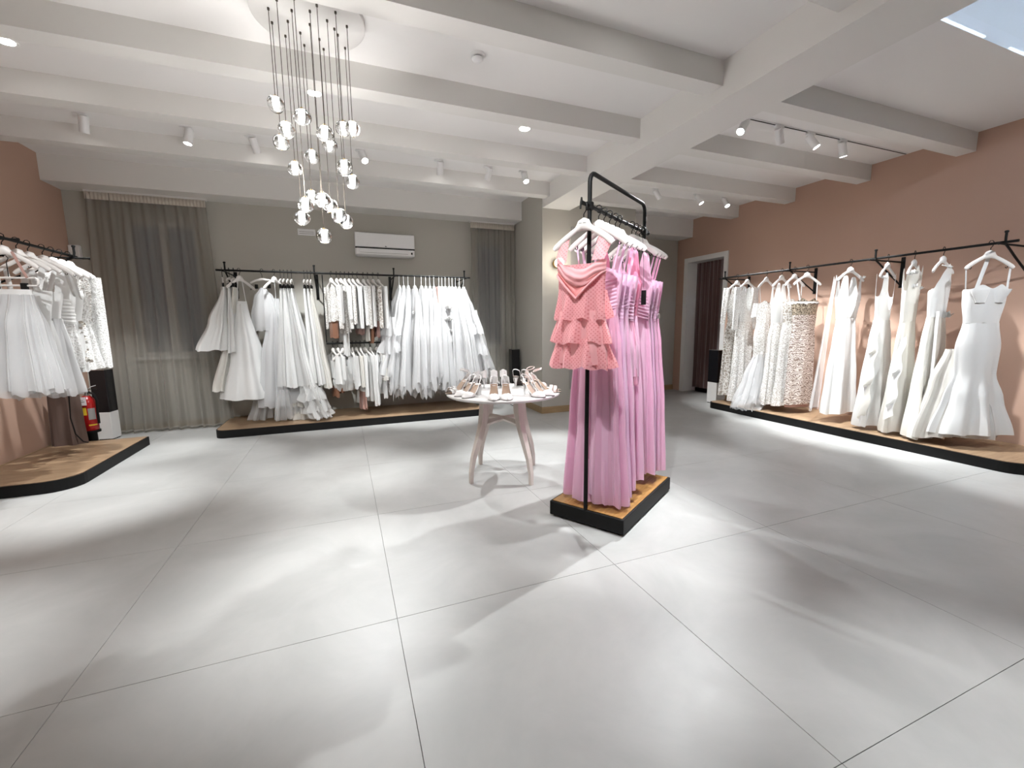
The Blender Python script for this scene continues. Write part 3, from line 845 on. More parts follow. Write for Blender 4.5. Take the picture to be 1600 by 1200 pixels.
# 2 v-neck, long sleeves
loc, rz = hang_right(4.913, 4, 'V-neck lace gown with bright white sleeves')
garment('wedding_gown', 'white V-neck lace gown with long sleeves, second from the doorway', 'gown', loc, rz, [
    ('bodice', loft([(-.36, .185, .055, .004), (-.68, .145, .05, .004)], 21, 48, 8, 6, 0, nk_v(.21, .26)), M['lace3']),
    ('skirt', loft([(-.68, .145, .05, .004), (-.88, .185, .065, .01), (-1.45, .21, .08, .025), (-1.90, .25, .10, .035)], 22, 60, 16, 7, .012), M['lace']),
    ('sleeve', sleeve(1, -.16, -.80, .062, .05, 23, .03), M['lace3']), ('sleeve', sleeve(-1, -.16, -.80, .062, .05, 24, .03), M['lace3'])], GR)
# 3 mermaid with tulle tail
loc, rz = hang_right(4.594, 6, 'off-shoulder gown with the tulle tail')
garment('wedding_gown', 'off-shoulder lace mermaid gown with sheer tulle tail trailing off the platform', 'gown', loc, rz, [
    ('bodice', loft([(-.42, .19, .06, .004), (-.70, .145, .05, .004)], 31, 48, 8, 6, 0, nk_sweet), M['lace']),
    ('skirt', loft([(-.70, .145, .05, .004), (-.90, .18, .065, .006), (-1.20, .15, .06, .01)], 32, 56, 10, 6), M['lace']),
    ('tulle_tail', loft([(-1.16, .15, .06, .01, 0, 0), (-1.5, .24, .09, .03, .07, .0), (-1.87, .34, .13, .05, .17, .02)], 33, 72, 14, 9, .02, None, .03), M['tulle']),
    ('lining', loft([(-1.16, .14, .05, .01, 0, 0), (-1.80, .24, .09, .03, .08, .0)], 34, 56, 10, 8, .02), M['tulle_in']),
    ('train', loft([(-1.70, .22, .08, .03, .16, .02), (-1.9, .30, .13, .04, .33, .06), (-1.93, .17, .16, .03, .42, .08)], 35, 60, 8, 9, .0, None, .02), M['net']),
    ('off_shoulder_sleeve', sleeve(1, -.42, -.62, .05, .055, 36, .04), M['lace3']), ('off_shoulder_sleeve', sleeve(-1, -.42, -.62, .05, .055, 37, .04), M['lace3']),
    ('strap', strap((.16, .01, -.15), (.13, .02, -.41), .006), M['tulle_in']), ('strap', strap((-.16, .01, -.15), (-.13, .02, -.41), .006), M['tulle_in'])], GR)
# 4 sleeveless, draped white top
loc, rz = hang_right(4.358, 3, 'lace gown with draped shoulder')
garment('wedding_gown', 'white lace gown with draped organza bodice, fourth from the doorway', 'gown', loc, rz, [
    ('bodice', loft([(-.36, .185, .055, .006), (-.70, .145, .05, .006)], 41, 48, 8, 6, 0, nk_v(.21, .3)), M['organza']),
    ('bodice_lining', loft([(-.42, .175, .048, .004), (-.70, .14, .045, .004)], 42, 40, 6, 6, 0, nk_sweet), M['crepe']),
    ('skirt', loft([(-.70, .145, .05, .004), (-.90, .185, .065, .01), (-1.4, .20, .07, .02), (-1.86, .24, .09, .035)], 43, 60, 16, 7, .012), M['lace'])], GR)
# 5 lace with straps
loc, rz = hang_right(4.174, 2, 'ivory lace gown left of the champagne gown')
garment('wedding_gown', 'ivory corded lace gown directly left of the champagne beaded gown', 'gown', loc, rz, [
    ('bodice', loft([(-.42, .185, .055, .004), (-.70, .145, .05, .004)], 51, 48, 8, 6, 0, nk_sweet), M['lace2']),
    ('skirt', loft([(-.70, .145, .05, .004), (-.90, .185, .06, .008), (-1.4, .20, .065, .02), (-1.85, .25, .085, .03)], 52, 60, 16, 6, .01), M['lace']),
    ('strap', strap((.15, .01, -.15), (.11, .04, -.41)), M['lace3']), ('strap', strap((-.15, .01, -.15), (-.11, .04, -.41)), M['lace3'])], GR)
# 6 champagne beaded
loc, rz = hang_right(4.0, -14, 'champagne beaded gown')
garment('wedding_gown', 'champagne column gown with wavy beading and bronze lace bust', 'gown', loc, rz, [
    ('bust', loft([(-.42, .19, .06, .003), (-.62, .172, .053, .003)], 61, 48, 6, 6, 0, nk_sweet), M['gold_lace'], [('trim', ruffle(-.425, -.452, .193, .064, .197, .068, 60, .006, 15), M['lace3'])]),
    ('skirt', loft([(-.60, .176, .058, .003), (-.78, .165, .05, .004), (-1.0, .185, .055, .006), (-1.4, .195, .058, .008), (-1.81, .205, .065, .010)], 62, 60, 18, 5, .006), M['bead']),
    ('lining', loft([(-.60, .15, .030, .002), (-1.85, .18, .036, .006)], 63, 40, 8, 5), M['blush']),
    ('strap', strap((.15, .01, -.15), (.12, .05, -.41), .011), M['crepe']), ('strap', strap((-.15, .01, -.15), (-.12, .05, -.41), .006), M['crepe'])], GR)
# 7 satin V-neck with sheer cape
loc, rz = hang_right(3.474, -8, 'V-neck satin gown with the sheer cape')
garment('wedding_gown', 'white satin V-neck gown with sheer cape trailing from one shoulder', 'gown', loc, rz, [
    ('bodice', loft([(-.38, .185, .06, .004), (-.66, .145, .05, .004)], 71, 88, 10, 6, 0, nk_v(.23, .42, .64, .26)), M['satin']),
    ('skirt', loft([(-.66, .145, .05, .004), (-.9, .175, .06, .012), (-1.4, .22, .085, .028), (-1.83, .25, .105, .036)], 72, 64, 18, 6, .012), M['satin']),
    ('cape', MB().sheet(lambda u_, v_: (.17+.10*u_*(v_)+.13*v_, -.02+.08*sin(u_*9)*v_*.5-.04*u_, -.16-1.62*v_+.03*sin(u_*7)), 16, 18), M['net']),
    ('shoulder_bow', petals(-.16, .03, -.17, 9, .045, 73), M['organza'])], GR)
# 8 satin with floral shoulder and stepped overskirt
loc, rz = hang_right(3.092, 8, 'satin gown with flower shoulder, next to the V-neck gown')
garment('wedding_gown', 'white satin gown with flowered shoulder and stepped ruffle down the side', 'gown', loc, rz, [
    ('bodice', loft([(-.38, .18, .06, .004), (-.68, .145, .05, .004)], 81, 52, 8, 6, 0, nk_v(.22, .3)), M['crepe']),
    ('skirt', loft([(-.68, .145, .05, .004), (-.9, .175, .06, .012), (-1.4, .21, .08, .025), (-1.90, .24, .10, .034, .02, 0)], 82, 60, 18, 6, .014), M['satin']),
    ('side_ruffle', MB().sheet(lambda u_, v_: (.15+.10*v_+.05*abs(((v_*3) % 1))*u_, .05-.07*u_+.012*sin(v_*24), -.66-1.1*v_-.06*u_), 8, 36), M['ivory']),
    ('flower_applique', petals(.15, .04, -.22, 16, .05, 83), M['organza']), ('flower_applique', petals(.14, .05, -.40, 14, .04, 84), M['organza'])], GR)
# 9 satin with floral bodice
loc, rz = hang_right(2.847, 10, 'satin gown with flowered bodice, left of the halter gown')
garment('wedding_gown', 'ivory satin gown with petal bodice and split side ruffle, left of the halter gown', 'gown', loc, rz, [
    ('bodice', loft([(-.38, .18, .06, .004), (-.70, .145, .05, .004)], 91, 52, 8, 6, 0, nk_round(.2)), M['ivory']),
    ('skirt', loft([(-.70, .145, .05, .004), (-.92, .18, .06, .012), (-1.4, .21, .08, .025), (-1.91, .24, .10, .034, .03, 0)], 92, 60, 18, 6, .014), M['ivory']),
    ('side_ruffle', MB().sheet(lambda u_, v_: (.16+.12*v_+.05*abs(((v_*2.4) % 1))*u_, .05-.07*u_+.012*sin(v_*19), -.86-.85*v_-.06*u_), 8, 30), M['satin']),
    ('flower_applique', petals(.15, .045, -.20, 18, .055, 93), M['crepe']), ('flower_applique', petals(.12, .06, -.34, 16, .05, 94), M['crepe']), ('flower_applique', petals(-.06, .06, -.36, 14, .05, 95), M['crepe'])], GR)
# 10 halter
loc, rz = hang_right(2.606, 2, 'halter-neck satin gown')
garment('wedding_gown', 'white satin halter-neck gown with cut-away shoulders and peplum bow', 'gown', loc, rz, [
    ('bodice', loft([(-.37, .165, .06, .004), (-.66, .14, .05, .004)], 101, 60, 10, 6, 0, nk_halter(.25)), M['satin']),
    ('skirt', loft([(-.66, .14, .05, .004), (-.9, .175, .06, .012), (-1.4, .21, .08, .025), (-1.91, .25, .11, .036, .05, .03)], 102, 60, 18, 6, .012), M['ivory']),
    ('side_panel', MB().sheet(lambda u_, v_: (.135+.07*v_-.04*u_, .055+.05*v_+.02*sin(u_*5), -.60-1.30*v_), 8, 16), M['satin']),
    ('collar', MB().tube([(-.075, .03, -.135), (-.05, .055, -.15), (0, .062, -.158), (.05, .055, -.15), (.075, .03, -.135)], .013, 8, sq=(1, .4)), M['crepe']),
    ('bow', petals(-.04, .075, -.66, 9, .085, 103), M['satin'])], GR)
# 11 mermaid, nearest
loc, rz = hang_right(2.26, -30, 'strapless mermaid gown nearest the camera')
def godet(x, y): return 0
garment('wedding_gown', 'white satin mermaid gown with sweetheart bust and flared hem, nearest the camera', 'gown', loc, rz, [
    ('bodice', loft([(-.40, .185, .075, .002), (-.50, .18, .07, .002), (-.72, .15, .055, .002)], 111, 56, 10, 6, 0, nk_sweet), M['satin'],
        [('cup', loft([(-.405, .085, .03, .002, -.085, .06), (-.53, .045, .02, .002, -.07, .055)], 112, 28, 6, 4), M['satin']), ('cup', loft([(-.405, .085, .03, .002, .085, .06), (-.53, .045, .02, .002, .07, .055)], 113, 28, 6, 4), M['satin'])]),
    ('skirt', loft([(-.72, .15, .055, .002), (-.95, .19, .07, .003), (-1.22, .175, .075, .006), (-1.45, .235, .11, .022), (-1.81, .33, .16, .040)], 114, 72, 22, 7, .012), M['satin']),
    ('underskirt', loft([(-1.3, .16, .06, .004), (-1.85, .25, .12, .03)], 115, 48, 8, 7, .01), M['organza']),
    ('train', loft([(-.98, .08, .05, .01, .12, -.08), (-1.3, .12, .07, .03, .17, -.10), (-1.88, .20, .10, .04, .24, -.10)], 116, 48, 14, 6, .02), M['ivory']),
    ('strap', strap((.185, .0, -.15), (.165, .0, -.40), .006), M['satin']), ('strap', strap((-.185, .0, -.15), (-.155, .03, -.40), .010), M['satin']), ('strap', strap((-.03, -.05, -.10), (.04, -.05, -.41), .018), M['crepe'])], GR)

# ---- left wall: short dresses, rail along Y
LX = XL+.61
GL_ = 'dresses on the left wall rack'
def hang_left(y, rot, short):
    loc = (LX, y, RZ+.0125); rz = pi+RD(rot)
    hanger(loc, rz, 'white wooden hanger holding the ' + short)
    return low(loc), rz
# local x -> -X here, so the room side is x < 0
loc, rz = hang_left(5.56, -4, 'long-sleeved lace dress farthest along the left rail')
garment('short_wedding_dress', 'short white lace dress with long scalloped sleeves, farthest along the left rail', 'dress', loc, rz, [
    ('bodice', loft([(-.36, .185, .05, .004), (-.62, .15, .05, .004)], 201, 48, 8, 6, 0, nk_round(.2)), M['lace']),
    ('skirt', loft([(-.62, .15, .05, .004), (-.85, .18, .07, .01), (-1.04, .20, .08, .02)], 202, 56, 10, 8, .02), M['lace3']),
    ('sleeve', sleeve(-1, -.19, -1.08, .055, .05, 203, .02, .03, .16), M['lace3']), ('sleeve', sleeve(1, -.15, -.95, .06, .05, 204, .05), M['lace3'])], GL_)
loc, rz = hang_left(5.43, -2, 'sequined heart-bust dress')
garment('short_wedding_dress', 'short sequined white dress with heart-shaped bust on the left rail', 'dress', loc, rz, [
    ('bodice', loft([(-.38, .18, .06, .003), (-.62, .145, .05, .003)], 211, 48, 8, 6, 0, nk_sweet), M['lace3']),
    ('skirt', loft([(-.62, .145, .05, .004), (-.80, .17, .075, .012), (-1.08, .20, .10, .022)], 212, 60, 10, 8, .01), M['lace3']),
    ('bust_cup', loft([(-.33, .07, .03, .0, -.085, .05), (-.40, .085, .04, .0, -.08, .055), (-.50, .03, .02, .0, -.07, .05)], 213, 24, 8, 4), M['satin']),
    ('strap', strap((-.15, .0, -.15), (-.11, .05, -.37)), M['lace']), ('strap', strap((.15, .0, -.15), (.11, .05, -.37)), M['lace'])], GL_)
loc, rz = hang_left(5.30, 0, 'blush feather-trimmed dress')
fe = MB(); rnd = random.Random(5)
for k in range(150):
    t_ = rnd.random(); q = rnd.uniform(0, 6.28)
    z = -.50-.52*t_; a = .13+.03*t_
    fe.add(petals(a*cos(q), (.05+.03*t_)*sin(q), z, 1, .05, k).v, [(0, 1, 2, 3)])
garment('short_wedding_dress', 'slim off-white dress covered with blush petals on the left rail', 'dress', loc, rz, [
    ('bodice', loft([(-.38, .175, .05, .004), (-.62, .14, .045, .004)], 221, 48, 8, 6, 0, nk_v(.2)), M['crepe']),
    ('skirt', loft([(-.62, .14, .045, .004), (-.85, .15, .06, .01), (-1.10, .15, .07, .02)], 222, 48, 10, 6, .01), M['crepe']),
    ('petal_trim', fe, M['lace2'])], GL_)
bpy.data.objects['petal_trim']['kind'] = 'stuff'
loc, rz = hang_left(5.17, 0, 'ruched-bodice dress')
garment('short_wedding_dress', 'white dress with ruched satin bodice and lace skirt on the left rail', 'dress', loc, rz, [
    ('bodice', loft([(-.36, .185, .055, .004), (-.64, .145, .05, .004)], 231, 48, 8, 6, 0, nk_v(.2, .35)), M['satin']),
    ('ruched_front', wrinkles(-.62, -.40, .165, .055, 7, 3, .03), M['satin']),
    ('skirt', loft([(-.64, .145, .05, .004), (-.85, .16, .06, .01), (-1.06, .15, .08, .02)], 232, 48, 10, 6, .01), M['lace3'])], GL_)
loc, rz = hang_left(4.98, 0, 'full tulle dress with satin band top')
garment('tulle_dress', 'white dress with straight satin top and full tulle skirt on the left rail', 'dress', loc, rz, [
    ('bodice', loft([(-.38, .185, .06, .004), (-.60, .15, .05, .004)], 241, 48, 8, 6, 0, nk_straight), M['satin']),
    ('skirt', loft([(-.60, .15, .05, .006), (-.85, .17, .09, .02, 0, 0), (-1.24, .21, .14, .03, -.01, .02)], 242, 80, 16, 10, .015), M['tulle_in']),
    ('tulle_layer', loft([(-.60, .155, .055, .006), (-.85, .18, .10, .02, 0, 0), (-1.27, .225, .16, .035, -.01, .02)], 243, 80, 16, 11, .02, None, .01), M['tulle']),
    ('strap', strap((-.16, .0, -.15), (-.12, .05, -.38), .018), M['satin']), ('strap', strap((.16, .0, -.15), (.12, .05, -.38), .018), M['satin'])], GL_)
loc, rz = hang_left(4.84, 0, 'plain satin dress with soft shoulder')
garment('short_wedding_dress', 'plain white dress with draped square neckline behind the clip-hung tulle skirt', 'dress', loc, rz, [
    ('bodice', loft([(-.38, .185, .06, .004), (-.62, .15, .05, .004)], 251, 48, 8, 6, 0, nk_straight), M['crepe']),
    ('skirt', loft([(-.62, .15, .05, .006), (-.85, .16, .06, .02), (-1.16, .16, .09, .03, 0, 0)], 252, 64, 12, 8, .012), M['organza']),
    ('skirt_lining', loft([(-.62, .145, .045, .004), (-1.12, .14, .07, .02, 0, 0)], 253, 56, 10, 8, .01), M['crepe']),
    ('strap', strap((-.15, .0, -.15), (-.12, .05, -.38), .022), M['crepe']), ('strap', strap((.15, .0, -.15), (.12, .05, -.38), .022), M['crepe'])], GL_)
# skirt hung low from a clip hanger looped under a dress hanger
loc = (LX+.02, 4.68, RZ+.0125)
hanger((LX, 4.68, RZ+.0125), pi, 'white wooden hanger nearest the camera on the left rail')
hl = thing('clip_hanger', 'white clip hanger with black clips hung low holding a tulle skirt', 'hanger', (LX+.02, 4.66, RZ-.31), pi+RD(-6))
MB().tube([(-.17, 0, 0), (-.18, 0, -.012), (-.18, 0, -.05), (-.17, 0, -.06), (.17, 0, -.06), (.18, 0, -.05), (.18, 0, -.012), (.17, 0, 0), (-.17, 0, 0)], .008, 8).build('frame', M['hanger'], hl)
MB().tube([(0, 0, 0), (0, 0, .12), (-.015, 0, .15), (0, 0, .175), (.015, 0, .16)], .003, 7).build('hook', M['black'], hl)
for x in (-.09, .09): MB().box(x-.02, x+.02, -.014, .014, -.10, -.04, .003).build('clip', M['black'], hl, False)
for s in (-1, 1): strap((s*.05, .01, .20), (s*.12, .01, -.0), .010).build('loop', M['blush'], hl)
garment('tulle_skirt', 'short full white tulle skirt clipped to a low hanger at the left edge', 'skirt', (LX+.02, 4.66, RZ-.40), pi+RD(-6), [
    ('waistband', loft([(0, .13, .03, .002), (-.045, .135, .032, .002)], 261, 40, 3, 6), M['satin']),
    ('skirt', loft([(-.04, .135, .032, .006), (-.30, .16, .11, .02), (-.80, .21, .17, .03)], 262, 80, 14, 11, .015), M['tulle_in']),
    ('tulle_layer', loft([(-.04, .14, .036, .006), (-.30, .175, .125, .022), (-.83, .23, .185, .035)], 263, 84, 14, 12, .018, None, .01), M['tulle'])], GL_)

# ---- back wall rack
BY = YB-.55
GB = 'garments on the back wall rack'
def back_loc(x, z=RZ): return (x, BY, z+.0125)
BRZ = -pi/2           # local x toward the camera, local y toward +X
def hang_back(x, short, kind='wood', z=RZ, rot=0):
    loc = back_loc(x, z)
    hanger(loc, BRZ+RD(rot), ('white clip hanger' if kind == 'clip' else 'white wooden hanger') + ' holding the ' + short, kind)
    return low(loc), BRZ+RD(rot)
def skirt_parts(zt, zh, at_, ab, bt_, bb, cxb, cyb, mat, seed, fold=.03, nf=7, extra=None, hem=.012):
    ps = [('waistband', loft([(zt, at_, bt_, .001), (zt-.04, at_*1.03, bt_*1.05, .001)], seed, 36, 2, 6), mat),
          ('skirt', loft([(zt-.035, at_*1.02, bt_*1.02, .004, 0, 0), ((zt*.45+zh*.55), at_+(ab-at_)*.5, bt_+(bb-bt_)*.55, fold*.7, cxb*.45, cyb*.5), (zh, ab, bb, fold, cxb, cyb)], seed+1, 72, 18, nf, hem), mat)]
    return ps+(extra or [])
loc, rz = hang_back(-1.376, 'short satin skirt at the left end of the back rack', 'clip', rot=12)
garment('satin_skirt', 'short flared white satin skirt at the left end of the back rack', 'skirt', loc, rz, skirt_parts(-.19, -.97, .12, .22, .03, .17, .02, -.17, M['satin'], 301), GB)
loc, rz = hang_back(-1.30, 'second short satin skirt from the left', 'clip')
garment('satin_skirt', 'narrow white satin skirt tucked beside the short flared one', 'skirt', loc, rz, skirt_parts(-.19, -1.00, .12, .22, .025, .06, .0, -.02, M['satin'], 311, .02), GB)
loc, rz = hang_back(-1.25, 'ivory underskirt behind the large satin skirt', 'clip')
garment('underskirt', 'ivory flared underskirt showing behind the large satin skirt', 'skirt', loc, rz, skirt_parts(-.19, -1.50, .12, .22, .02, .11, -.12, -.26, M['ivory'], 321, .02), GB)
loc, rz = hang_back(-1.19, 'large satin skirt', rot=-40)
garment('satin_skirt', 'large A-line white satin skirt with narrow top hung from a ribbon loop', 'skirt', loc, rz, skirt_parts(-.36, -1.60, .07, .30, .03, .28, .0, -.03, M['satin'], 331, .03, 6, [('ribbon_loop', strap((.03, .0, -.10), (.06, .0, -.36), .006), M['satin']), ('ribbon_loop', strap((-.03, .0, -.10), (-.06, .0, -.36), .006), M['satin'])]), GB)
loc, rz = hang_back(-.939, 'beaded veil cape', 'clip', rot=60)
garment('veil_cape', 'sparkling sheer tulle cape with ribbons, rounded like a bell', 'cape', loc, rz, [
    ('tulle_layer', loft([(-.185, .03, .02, .004), (-.30, .12, .07, .008), (-.55, .17, .11, .012), (-.74, .14, .10, .012)], 341, 56, 12, 8, .01), M['tulle']),
    ('inner_layer', loft([(-.19, .025, .018, .004), (-.35, .11, .06, .008), (-.70, .12, .08, .012)], 342, 48, 10, 8, .01), M['tulle_in']),
    ('ribbon', strap((.02, .02, -.70), (.05, .02, -1.02), .016), M['satin']), ('ribbon', strap((-.02, .02, -.70), (-.01, .03, -1.05), .014), M['satin'])], GB)
loc, rz = hang_back(-.80, 'long tulle overskirt', rot=-35)
garment('tulle_overskirt', 'long white tulle overskirt with pointed top, trailing sheer panels on the platform', 'skirt', loc, rz, [
    ('skirt', loft([(-.33, .04, .02, .003), (-.6, .12, .07, .02), (-1.1, .19, .13, .03, 0, -.02), (-1.66, .24, .18, .04, 0, -.04)], 351, 72, 18, 8, .02), M['tulle_in']),
    ('tulle_layer', loft([(-.32, .045, .025, .003), (-.6, .14, .09, .02), (-1.1, .22, .16, .035, 0, -.03), (-1.72, .28, .22, .05, 0, -.05)], 352, 72, 18, 9, .02, None, .02), M['tulle']),
    ('trailing_panel', loft([(-1.45, .07, .06, .01, .10, -.20), (-1.75, .11, .09, .03, .14, -.22), (-1.90, .14, .11, .04, .16, -.24)], 353, 48, 10, 7, .0), M['net']),
    ('trailing_panel', loft([(-1.5, .06, .06, .01, .14, .12), (-1.75, .09, .08, .03, .16, .12), (-1.89, .10, .09, .03, .17, .12)], 354, 48, 10, 7, .0), M['net']),
    ('ribbon_loop', strap((.0, .0, -.10), (.0, .0, -.33), .005), M['satin'])], GB)
for i, (x, hem_, cyb, mt, bb, lb) in enumerate([(-.726, -1.46, -.05, 'organza', .07, 'first skirt of the middle bunch'), (-.685, -1.48, .02, 'satin', .07, 'second skirt of the middle bunch'), (-.64, -1.46, .14, 'organza', .15, 'widest skirt of the middle bunch with ruffled train'), (-.595, -1.50, .16, 'crepe', .06, 'last skirt of the middle bunch')]):
    loc, rz = hang_back(x, lb, 'clip')
    ex = []
    if i == 2:
        ex = [('ruffled_train', loft([(-1.42, .15, .10, .02, .10, .16), (-1.62, .17, .12, .045, .13, .21), (-1.80, .16, .11, .05, .15, .26), (-1.90, .20, .13, .05, .17, .30)], 368, 80, 14, 8, .02, None, .02), M['organza']),
              ('ruffle', ruffle(-1.50, -1.66, .16, .11, .21, .15, 369, .04, 8, .20, .03, cx=.12), M['organza']),
              ('ruffle', ruffle(-1.66, -1.82, .16, .11, .20, .14, 370, .04, 8, .25, .03, cx=.14), M['organza'])]
    garment('bridal_skirt', 'white ' + {'organza': 'organza', 'satin': 'satin', 'crepe': 'crepe'}[mt] + ' skirt, ' + lb, 'skirt', loc, rz, skirt_parts(-.19, hem_, .11, .25, .018, bb, .02, cyb, M[mt], 361+10*i, .02, 7, ex), GB)
for i, (x, hem_, cyb, mt, lb) in enumerate([(-.445, -1.44, .05, 'crepe', 'first narrow skirt left of the second bracket'), (-.405, -1.47, .09, 'satin', 'second narrow skirt left of the second bracket'), (-.365, -1.52, .13, 'ivory', 'third narrow skirt, touching the second bracket')]):
    loc, rz = hang_back(x, lb, 'clip')
    garment('bridal_skirt', 'long ' + ('ivory' if mt == 'ivory' else 'white') + ' skirt, ' + lb, 'skirt', loc, rz, skirt_parts(-.19, hem_, .11, .20, .018, .055, .02, cyb, M[mt], 401+10*i, .015), GB)
# crinoline with ruffles standing behind on the platform
garment('ruffled_petticoat', 'beige ruffled petticoat end resting on the back platform', 'petticoat', (-.60, 6.50, .103), 0, [
    ('ruffle', ruffle(.30, .18, .13, .12, .17, .15, 421, .025, 9), M['ivory']), ('ruffle', ruffle(.20, .09, .14, .13, .18, .16, 422, .025, 9), M['organza']), ('ruffle', ruffle(.11, .004, .14, .13, .16, .15, 423, .02, 9, hem=0), M['ivory'])], GB)

# tops on the upper rail, middle bay
TOPS = [(-.114, -.62, 'lace', 'tan', 'first'), (-.045, -.55, 'crepe', None, 'second'), (.008, -.78, 'lace', 'crepe', 'third'), (.06, -.50, 'lace3', 'blush', 'fourth'), (.114, -.56, 'lace', None, 'fifth'), (.164, -.72, 'crepe', None, 'sixth'), (.223, -.58, 'lace3', 'blush', 'seventh'), (.30, -.62, 'lace', 'ivory', 'eighth'), (.36, -.60, 'crepe', 'tan', 'ninth'), (.43, -.62, 'lace2', 'blush', 'tenth'), (.50, -.66, 'crepe', None, 'last')]
for i, (x, zh, mt, under, od) in enumerate(TOPS):
    loc, rz = hang_back(x, od + ' top from the left on the upper middle rail', rot=random.Random(i).uniform(8, 30))
    kind_w = {'lace': 'white lace bolero', 'crepe': 'white crepe top', 'lace3': 'white sequined bolero', 'lace2': 'ivory lace top'}[mt]
    ps = [('body', loft([(-.30, .165, .034, .006), (-.48, .145, .034, .010), (zh, .155, .038, .014)], 501+i*5, 40, 8, 6, .012, nk_round(.15)), M[mt]),
          ('sleeve', sleeve(1, -.15, max(zh-.10, -.72), .05, .04, 502+i*5, .02), M[mt]), ('sleeve', sleeve(-1, -.15, max(zh-.10, -.72), .05, .04, 503+i*5, .02), M[mt])]
    if under:
        ps.append(('lining', loft([(zh+.1, .13, .02, .004), (zh-.22-.05*(i % 3), .12, .022, .012)], 504+i*5, 32, 6, 5, .02), M[under]))
    garment('bridal_blouse', kind_w + ', ' + od + ' from the left on the upper middle rail', 'top', loc, rz, ps, 'tops on the upper middle rail')
# lower rail
LZ = RZ-.945
LOW = [(-.149, -.52, 'crepe', 'tan', 'first', .09, 'white puff-sleeved top'), (-.085, -.46, 'crepe', 'tan', 'second', .05, 'white cropped top'), (.058, -.56, 'satin', None, 'fourth', .05, 'ivory satin blouse'), (.105, -.60, 'crepe', None, 'fifth', .04, 'white crepe blouse'), (.155, -.58, 'ivory', None, 'sixth', .04, 'ivory jacket'),
       (.211, -.72, 'crepe', 'blush', 'seventh', .04, 'long white jacket'), (.271, -.86, 'crepe', None, 'eighth', .045, 'longest white jacket'), (.34, -.84, 'satin', None, 'ninth', .045, 'long satin jacket'), (.428, -.76, 'crepe', None, 'tenth', .04, 'white jacket with narrow sleeves'), (.49, -.50, 'ivory', None, 'last', .09, 'ivory flared top')]
for i, (x, zh, mt, under, od, rw, kd) in enumerate(LOW):
    loc, rz = hang_back(x, od + ' top on the lower middle rail', z=LZ, rot=random.Random(40+i).uniform(5, 34))
    ps = [('body', loft([(-.30, .16, .034, .006), (-.42, .145, .036, .010), (zh+.06, .155, .042, .014)], 601+i*5, 40, 8, 6, .012, nk_round(.15)), M[mt]),
          ('sleeve', sleeve(1, -.15, zh, .05, rw, 602+i*5, .03), M[mt]), ('sleeve', sleeve(-1, -.15, zh, .05, rw, 603+i*5, .03), M[mt])]
    if under: ps.append(('lining', loft([(zh+.1, .13, .022, .004), (zh-.20, .11, .03, .014)], 604+i*5, 32, 6, 5, .02), M[under]))
    garment('bridal_blouse', kd + ', ' + od + ' from the left on the lower middle rail', 'top', loc, rz, ps, 'tops on the lower middle rail')
loc, rz = hang_back(-.01, 'balloon-shaped blouse on the lower middle rail', z=LZ, rot=-50)
garment('balloon_blouse', 'white balloon-shaped blouse hanging lowest on the lower middle rail', 'blouse', loc, rz, [
    ('body', loft([(-.30, .05, .03, .004), (-.38, .13, .08, .012), (-.50, .18, .12, .016), (-.60, .16, .10, .016), (-.64, .12, .08, .01)], 661, 56, 12, 8, .0), M['satin']),
    ('strap', strap((.1, 0, -.13), (.04, 0, -.31), .006), M['satin']), ('strap', strap((-.1, 0, -.13), (-.04, 0, -.31), .006), M['satin'])], 'tops on the lower middle rail')
garment('garter_strap', 'tan leather-like strap loop hanging under the lower middle rail', 'strap', (-.06, BY-.02, .62), 0, [('loop', MB().tube([(.045*cos(a), .02, .075*sin(a)-.02) for a in [2*pi*k/20 for k in range(21)]], .014, 8, sq=(1, .3)), M['tan'])], None)

